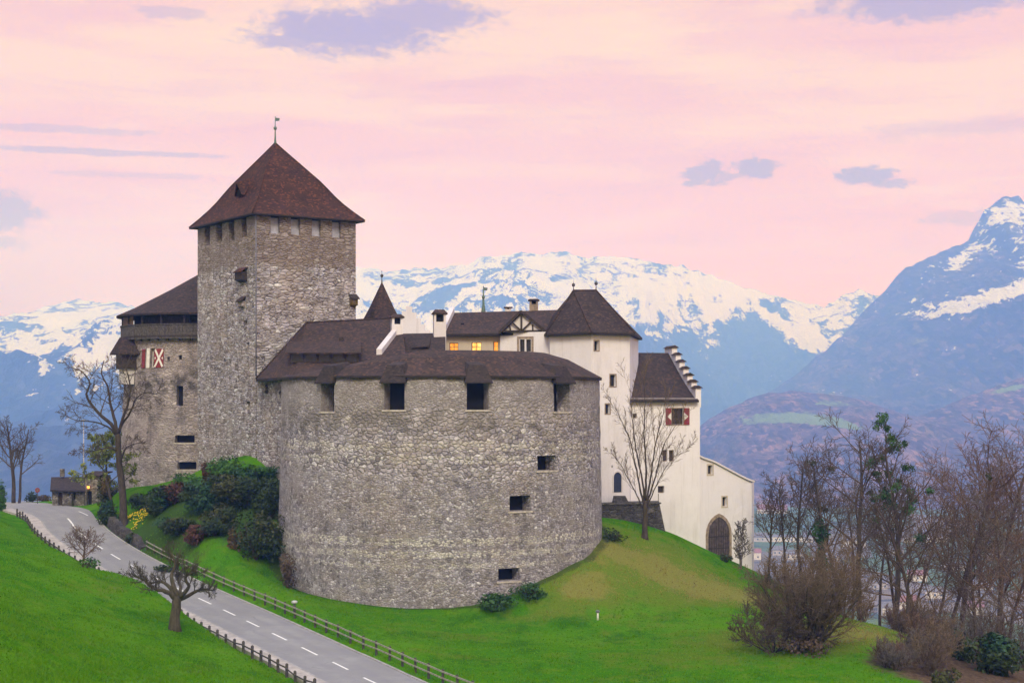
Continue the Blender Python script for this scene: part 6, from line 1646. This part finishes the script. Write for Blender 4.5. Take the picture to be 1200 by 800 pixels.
# domed bush
DM = dict(seg=[7, 5, 5, 4], kids=[11, 8, 7], start=[.22, .15, .12], ang=[.6, .65, .7], ratio=[.55, .5, .55], fall=[.4, .4, .3], rr=[.45, .5, .65], wob=[.14, .22, .26, .3], up=[.07, .08, .06, .03], tip=.25)
rt, out = bare_tree(948, 117, 644, 'wide domed brown bush of dense bare twigs on the right of the meadow', 101, dict(DM, kids=[9, 8, 7], rmin=.017), .20, 'bark_moss', 'twig_tan', stems=17, spread=.85, frac=1.0, name='domed_bush')
bare_tree(906, 116, 700, 'low spreading bare bush at the left foot of the domed bush', 102, dict(DM, kids=[9, 7, 5]), .10, 'bark', 'twig', stems=9, spread=1.5, frac=1.1, name='domed_bush')
shrub(935, 115.4, 90, 22, 'brown bramble patch under the domed bush', M['dry_twigs'], 103, n=500, size=.16)
# undergrowth at the lower right: every clump its own plant
UG = [(1060, 126, 50, 30, 'dry_twigs'), (1105, 122, 60, 38, 'dry_twigs'), (1150, 128, 70, 74, 'leaf_ochre'), (1195, 124, 60, 80, 'dry_twigs'), (1085, 138, 70, 60, 'leaf_red'), (1130, 146, 80, 70, 'dry_twigs'), (1180, 146, 80, 90, 'leaf_ochre'), (1010, 140, 50, 34, 'dry_twigs'), (1040, 110, 50, 22, 'dry_twigs'), (1090, 108, 50, 28, 'dry_twigs')]
seeds = 200
r_ = random.Random(17)
for k in range(17):
    px = r_.uniform(1030, 1215); Y = r_.uniform(108, 160); p_ = place(px, Y)
    if py_of(p_) < 690: continue
    bare_tree(px, Y, py_of(p_) - r_.uniform(26, 52), 'bare brown thicket on the wooded slope at the lower right', 500 + k, dict(DM, kids=[7, 5, 5], rmin=.018), .05, 'bark_brown', r_.choice(['twig_tan', 'twig_red', 'twig_tan', 'twig_pale']), stems=8, spread=1.0, frac=1.0, name='thicket', group='brown thickets covering the wooded slope')
for k in (1, 3, 5, 8, 9, 11):
    px = [1020, 1065, 1120, 1145, 1185, 1205, 1095, 1160, 995, 1052, 1110, 1178][k]; Y = [196, 190, 178, 190, 176, 168, 200, 205, 190, 170, 150, 148][k]
    bare_tree(px, Y, [556, 548, 545, 532, 528, 545, 556, 535, 570, 560, 590, 580][k], 'bare brown tree among the crowded trees of the wooded slope', 600 + k, dict(BROAD, rmin=.022), .22, 'bark_brown', ['twig_tan', 'twig_red', 'twig_pale'][k % 3], group='crowded bare trees further down the wooded slope')
for k, (px, Y, w_, h_, mt) in enumerate(UG):
    bare_tree(px, Y, py_of(place(px, Y)) - h_, ['russet bramble thicket on the slope under the trees', 'ochre bramble thicket under the trees'][mt == 'leaf_ochre'] if False else ['bare brown thicket at the meadow rim left of the evergreen', 'bare brown thicket right of the crooked bare tree', 'tall brown thicket behind the dark evergreen bush', 'brown thicket cut off by the right edge behind the evergreen', 'thicket at the feet of the leaning bare tree', 'thicket under the reddish bare tree', 'thicket under the tallest russet tree', 'thicket just behind the domed bush', 'low brown thicket at the bottom edge right of the domed bush', 'low brown thicket at the bottom edge left of the evergreen'][k],
              seeds + k, dict(DM, kids=[6, 5, 5], rmin=.018), .06, 'bark_brown', ['twig', 'twig_tan', 'twig_pale'][k % 3], stems=7, spread=.8, frac=.95, name='thicket', group='thickets on the slope at lower right')
shrub(1170, 112, 70, 52, 'dark evergreen bush at the lower right corner', M['leaf_dark'], 231, n=1100, size=.2, mat2=M['leaf_blue'])
shrub(1128, 116, 26, 40, 'upright dark green holly left of the evergreen bush', M['leaf_dark'], 232, n=800, size=.18)
shrub(1108, 104, 40, 26, 'low dark green bush at the bottom edge near the corner', M['leaf_olive'], 233, n=700, size=.17)

# ---------------------------------------------------------------- shrubs on the bank below the keep
BK = [  # px, Y, width, height, material, second, label
 (243, 164.0, 16, 27, 'leaf_red', None, 'red brown upright shrub at the foot of the keep'),
 (270, 162.0, 40, 22, 'leaf_mid', None, 'bright green rounded shrub under the keep'),
 (305, 160.0, 46, 14, 'leaf_blue', 'leaf_mid', 'clipped blue green hedge right below the keep'),
 (222, 167.0, 34, 14, 'leaf_mid', None, 'low light green ground shrub left of the red brown one'),
 (240, 157.0, 46, 32, 'leaf_blue', 'leaf_dark', 'large blue green shrub in the middle of the bank'),
 (205, 162.5, 34, 26, 'leaf_red', 'leaf_dark', 'dull brown shrub left of the blue green one'),
 (287, 156.0, 56, 38, 'leaf_dark', 'leaf_olive', 'big dark olive shrub under the clipped hedge'),
 (318, 154.0, 34, 46, 'leaf_dark', None, 'dark tall shrub against the left edge of the bastion'),
 (300, 147.0, 56, 58, 'leaf_dark', 'leaf_olive', 'great dark yew at the bottom of the bank'),
 (274, 147.5, 14, 26, 'leaf_ochre', None, 'small ochre shrub at the left side of the dark yew'),
 (228, 150.5, 30, 22, 'leaf_red', None, 'rusty red shrub low on the bank'),
 (182, 163.0, 34, 26, 'leaf_dark', 'leaf_blue', 'dark green shrub right of the tall bare trunk'),
 (196, 157.0, 30, 16, 'leaf_blue', None, 'low spreading juniper behind the yellow flowers'),
 (170, 171.0, 30, 20, 'leaf_dark', None, 'dark shrub at the base of the drum tower'),
 (128, 170.5, 22, 30, 'leaf_dark', 'leaf_blue', 'dark rounded evergreen left of the tall bare trunk'),
 (124, 186.0, 22, 32, 'leaf_olive', 'leaf_ochre', 'brownish shrub right of the stone hut'),
 (262, 152.5, 34, 24, 'leaf_olive', 'leaf_dark', 'olive shrub beside the great yew'),
 (192, 147.5, 26, 10, 'leaf_dark', None, 'flat dark shrub near the upper end of the pale fence'),
 (155, 160.5, 16, 12, 'leaf_dark', None, 'little dark shrub above the roadside wall'),
 (258, 158.5, 44, 28, 'leaf_olive', 'leaf_dark', 'olive brown shrub between the blue green shrub and the clipped hedge'),
 (212, 154.5, 36, 18, 'leaf_dark', 'leaf_olive', 'dark spreading shrub above the rusty red shrub'),
 (252, 150.0, 34, 20, 'leaf_dark', None, 'dark low shrub between the rusty red shrub and the great yew'),
 (188, 167.0, 36, 18, 'leaf_olive', 'leaf_dark', 'olive shrub at the foot of the wall with the gun slits'),
]
for k, (px, Y, w_, h_, m1, m2, lab) in enumerate(BK):
    shrub(px, Y, w_ * 1.40, h_ * 1.04, lab, M[m1], 300 + k, mat2=M[m2] if m2 else None, n=1000, size=.17, group='shrubs on the bank below the keep')
shrub(337, 141.5, 26, 40, 'brown leafless shrub leaning on the left foot of the bastion', M['dry_twigs'], 330, n=800, size=.13)
shrub(577, 134.6, 62, 19, 'dark green flat yew at the front foot of the bastion', M['leaf_yew'], 331, n=1300, size=.15)
shrub(620, 136.4, 46, 17, 'small dark green yew under the lowest gun port', M['leaf_yew'], 332, n=1200, size=.14)
shrub(718, 150.5, 46, 13, 'low dark heath cushion left of the tree on the mound', M['leaf_dark'], 333, n=800, size=.13)
shrub(850, 163.5, 20, 9, 'low dark bush below the pointed gate', M['leaf_dark'], 334, n=600, size=.13)
shrub(900, 160, 14, 18, 'small dark bush at the top edge of the meadow', M['leaf_dark'], 335, n=600, size=.13)
shrub(2, 186, 20, 34, 'green hedge bush cut off by the left edge', M['leaf_mid'], 336, n=900, size=.17)
shrub(38, 214, 16, 12, 'small dark bush behind the green patch at far left', M['leaf_dark'], 337, n=600, size=.18)
shrub(52, 216, 26, 9, 'low brownish hedge left of the stone hut', M['leaf_ochre'], 338, n=600, size=.18)
# daffodils
r_ = random.Random(77)
FL = [(160, 168.5, 1.0), (169, 166.5, 1.2), (178, 164.5, 1.3), (163, 164.8, .9), (152, 169.0, .6), (172, 169.5, 1.0)]
FLAB = ['yellow daffodil clump nearest the tall bare tree', 'yellow daffodil clump in the middle of the flower bed', 'widest yellow daffodil clump at the right of the flower bed', 'yellow daffodil clump at the lower left of the flower bed', 'small yellow daffodil clump beside the bare trunk', 'yellow daffodil clump at the back of the flower bed']
for (px, Y, w_), lab in zip(FL, FLAB):
    p = place(px, Y); t_ = thing('daffodil_clump', lab, 'flowers', p, 'daffodils on the bank'); a_, b_ = MB(), MB()
    for k in range(60):
        q_ = p + Vector((r_.gauss(0, w_ * .6), r_.gauss(0, w_ * .6), 0)); q_.z = gz(q_.x, q_.y); h_ = r_.uniform(.25, .42)
        a_.tube([q_, q_ + Vector((r_.uniform(-.08, .08), r_.uniform(-.08, .08), h_))], [.02, .012], 3, cap=False)
        if k < 26:
            c = q_ + Vector((0, 0, h_ + .04)); b_.lathe(c, [(.02, -.05), (.085, 0), (.04, .05)], 6)
    a_.build('leaves', M['leaf_mid'], t_); b_.build('blossom', M['flower'], t_, 'stuff') if False else b_.build('blossoms', M['flower'], t_)

# ---------------------------------------------------------------- houses in the valley
r_ = random.Random(99)
VH = [(905, 601, 34, 0), (891, 634, 22, 1), (925, 634, 54, 2), (912, 650, 16, 1), (884, 655, 14, 0), (930, 655, 20, 1), (1000, 640, 26, 1), (1085, 634, 60, 2), (1045, 650, 24, 1), (1062, 712, 26, 0), (1040, 720, 18, 1), (1095, 700, 22, 1), (1150, 690, 24, 1), (1185, 605, 22, 1), (1120, 668, 30, 2), (1075, 680, 22, 0), (1170, 655, 26, 1), (1028, 690, 20, 1), (1140, 720, 24, 0), (975, 655, 22, 1)]
VL = ['long pale house with a reddish roof across the valley beside the gatehouse', 'small pale house in the valley left of the thin dark tree', 'long white hall in the valley behind the thin bare trees', 'small grey house in the valley below the long white hall', 'dark roofed house in the valley right at the gatehouse corner', 'grey house in the valley behind the leaning thin tree', 'pale house in the valley between the ivy tree and the forked tree', 'long white shed in the valley behind the mistletoe tree',
      'pale house in the valley under the mistletoe tree', 'red roofed house in the valley low behind the leaning bare tree', 'small pale house in the valley at the meadow rim', 'grey house in the valley behind the reddish bare tree', 'pale house in the valley behind the tallest russet tree', 'distant pale house in the valley near the right edge', 'broad white hall in the valley between the russet trees', 'brown roofed house in the valley behind the leaning tree', 'pale house in the valley behind the rightmost russet tree', 'pale house in the valley behind the trunk of the forked tree', 'red roofed house in the valley behind the low thickets', 'grey house in the valley right of the ivy clad trunk']
M['house_white'] = plain('house_white', (0.62, 0.60, 0.58), .1, .2); M['house_grey'] = plain('house_grey', (0.42, 0.40, 0.39), .15, .2); M['house_roof_red'] = plain('house_roof_red', (0.26, 0.12, 0.09), .2, .3); M['house_roof_grey'] = plain('house_roof_grey', (0.17, 0.16, 0.165), .2, .3)
for (px, py, w_, kd), lab in zip(VH, VL):
    Y = -VAL * F / (py - HOR); x = X(px, Y); W_ = w_ * Y / F; D_ = max(10, min(20, W_ * .55)); H_ = 7 if kd == 2 else r_.uniform(6, 9); rz = r_.uniform(-.35, .35)
    t_ = thing('valley_house', lab, 'house', (x, Y, VAL), 'houses in the valley'); c, s_ = math.cos(rz), math.sin(rz)
    q = lambda a, b, z: (x + a * c - b * s_, Y + a * s_ + b * c, VAL + z); hx, hy = W_ / 2, D_ / 2; hr = 2.0 if kd == 2 else D_ * .38
    mb = MB(); mb.add([q(-hx, -hy, 0), q(hx, -hy, 0), q(hx, hy, 0), q(-hx, hy, 0), q(-hx, -hy, H_), q(hx, -hy, H_), q(hx, hy, H_), q(-hx, hy, H_), q(-hx, 0, H_ + hr), q(hx, 0, H_ + hr)], [(0, 1, 5, 4), (2, 3, 7, 6), (1, 2, 6, 9, 5), (3, 0, 4, 8, 7)])
    mb.build('wall', M['house_white'] if kd != 1 or r_.random() < .5 else M['house_grey'], t_)
    mb = MB(); e = .8
    for sg_ in (-1, 1): mb.slab([q(-hx - e, sg_ * (hy + e), H_ - .3), q(hx + e, sg_ * (hy + e), H_ - .3), q(hx + e, 0, H_ + hr + .25), q(-hx - e, 0, H_ + hr + .25)], .3)
    mb.build('roof', M['house_roof_red'] if kd == 0 else M['house_roof_grey'], t_)
    for k in range(int(W_ // 5)):
        mb = MB(); a = -hx + (k + .5) * W_ / int(W_ // 5); mb.quad(q(a - .9, -hy - .05, 2.2), q(a + .9, -hy - .05, 2.2), q(a + .9, -hy - .05, 4.2), q(a - .9, -hy - .05, 4.2)); mb.build('window', M['glass'], t_)

# ---------------------------------------------------------------- grass blades over the near lawns
rg = np.random.default_rng(4)
GZ = gzv.reshape(ny, nx)
def bil(A, x, y):
    j = np.clip(np.searchsorted(xs, x) - 1, 0, nx - 2); i = np.clip(np.searchsorted(ys, y) - 1, 0, ny - 2)
    fx = (x - xs[j]) / (xs[j + 1] - xs[j]); fy = (y - ys[i]) / (ys[i + 1] - ys[i])
    return (A[i, j] * (1 - fx) + A[i, j + 1] * fx) * (1 - fy) + (A[i + 1, j] * (1 - fx) + A[i + 1, j + 1] * fx) * fy
N = 150000
gy_ = 58 + (160 - 58) * rg.random(N) ** 1.15; gx_ = X(-20, 1) * gy_ + (X(1080, 1) - X(-20, 1)) * gy_ * rg.random(N)
keepm = np.ones(N, bool)
for a in range(0, N, 5000):
    sl_ = slice(a, a + 5000)
    dd = (RCA[None, :, 0] - gx_[sl_, None]) ** 2 + (RCA[None, :, 1] - gy_[sl_, None]) ** 2; j = dd.argmin(1)
    off = (gx_[sl_] - RCA[j, 0]) * RNA[j, 0] + (gy_[sl_] - RCA[j, 1]) * RNA[j, 1]
    keepm[sl_] &= ~((off > -HL[j] - SIDE - .15) & (off < HR[j] + .35) & (dd[np.arange(len(j)), j] < 64))
keepm &= (gx_ - BC[0]) ** 2 + (gy_ - BC[1]) ** 2 > 16.4 ** 2
zg = bil(GZ, gx_, gy_); keepm &= (zg > -30)
keepm &= bil(litter.reshape(ny, nx), gx_, gy_) < .5
gx_, gy_, zg = gx_[keepm], gy_[keepm], zg[keepm]; n = len(gx_)
dryv = bil(dry.reshape(ny, nx), gx_, gy_)
clump = np.array([mn.noise((a * .45, b * .45, 2.0)) for a, b in zip(gx_, gy_)])
hh = rg.uniform(.04, .11, n) * np.where(rg.random(n) < .08, 2.0, 1) * (1 + 1.1 * np.clip(clump * 2.2, 0, 1)) * np.where(gy_ < 95, 1.35, 1); ww = rg.uniform(.03, .07, n); an = rg.random(n) * 6.28
lx, ly = rg.normal(0, .10, n), rg.normal(0, .10, n)
V = np.empty((n, 3, 3)); cx_, sx_ = np.cos(an) * ww, np.sin(an) * ww
V[:, 0] = np.stack([gx_ - cx_, gy_ - sx_, zg - .02], 1); V[:, 1] = np.stack([gx_ + cx_, gy_ + sx_, zg - .02], 1); V[:, 2] = np.stack([gx_ + lx, gy_ + ly, zg + hh], 1)
gm = bpy.data.meshes.new('grass'); gm.vertices.add(n * 3); gm.vertices.foreach_set('co', V.ravel()); gm.loops.add(n * 3); gm.loops.foreach_set('vertex_index', np.arange(n * 3, dtype=np.int32)); gm.polygons.add(n); gm.polygons.foreach_set('loop_start', np.arange(0, n * 3, 3, dtype=np.int32)); gm.update(calc_edges=True)
for nm, arr in (('dry', np.repeat(dryv, 3)),):
    a = gm.attributes.new(nm, 'FLOAT', 'POINT'); a.data.foreach_set('value', arr.astype(np.float32))
bm_, bt, bb = newmat('grass_blade'); gp_ = geo(bt)
gn = bt.noise(gp_, 0.5, 4, 0.6); gn2 = bt.noise(gp_, 11.0, 2)
gc = bt.mix(bt.smooth(gn, 0.35, 0.65), (0.08, 0.26, 0.006), (0.12, 0.29, 0.01)); gc = bt.mix(bt.smooth(gn2, 0.4, 0.65, 0, .6), gc, (0.17, 0.31, 0.02))
gc = bt.mix(bt.smooth(bt.node('ShaderNodeAttribute', attribute_name='dry').outputs['Fac'], .25, .9), gc, (0.32, 0.27, 0.09))
dfn = bt.node('ShaderNodeBsdfDiffuse', {'Color': gc}); trn = bt.node('ShaderNodeBsdfTranslucent', {'Color': gc}); mx = bt.node('ShaderNodeMixShader', {0: .5, 1: dfn.outputs[0], 2: trn.outputs[0]})
bt.l.new(mx.outputs[0], bt.n['Material Output'].inputs['Surface'])
gm.materials.append(bm_); go = bpy.data.objects.new('grass', gm); COL.objects.link(go); go['kind'] = 'stuff'
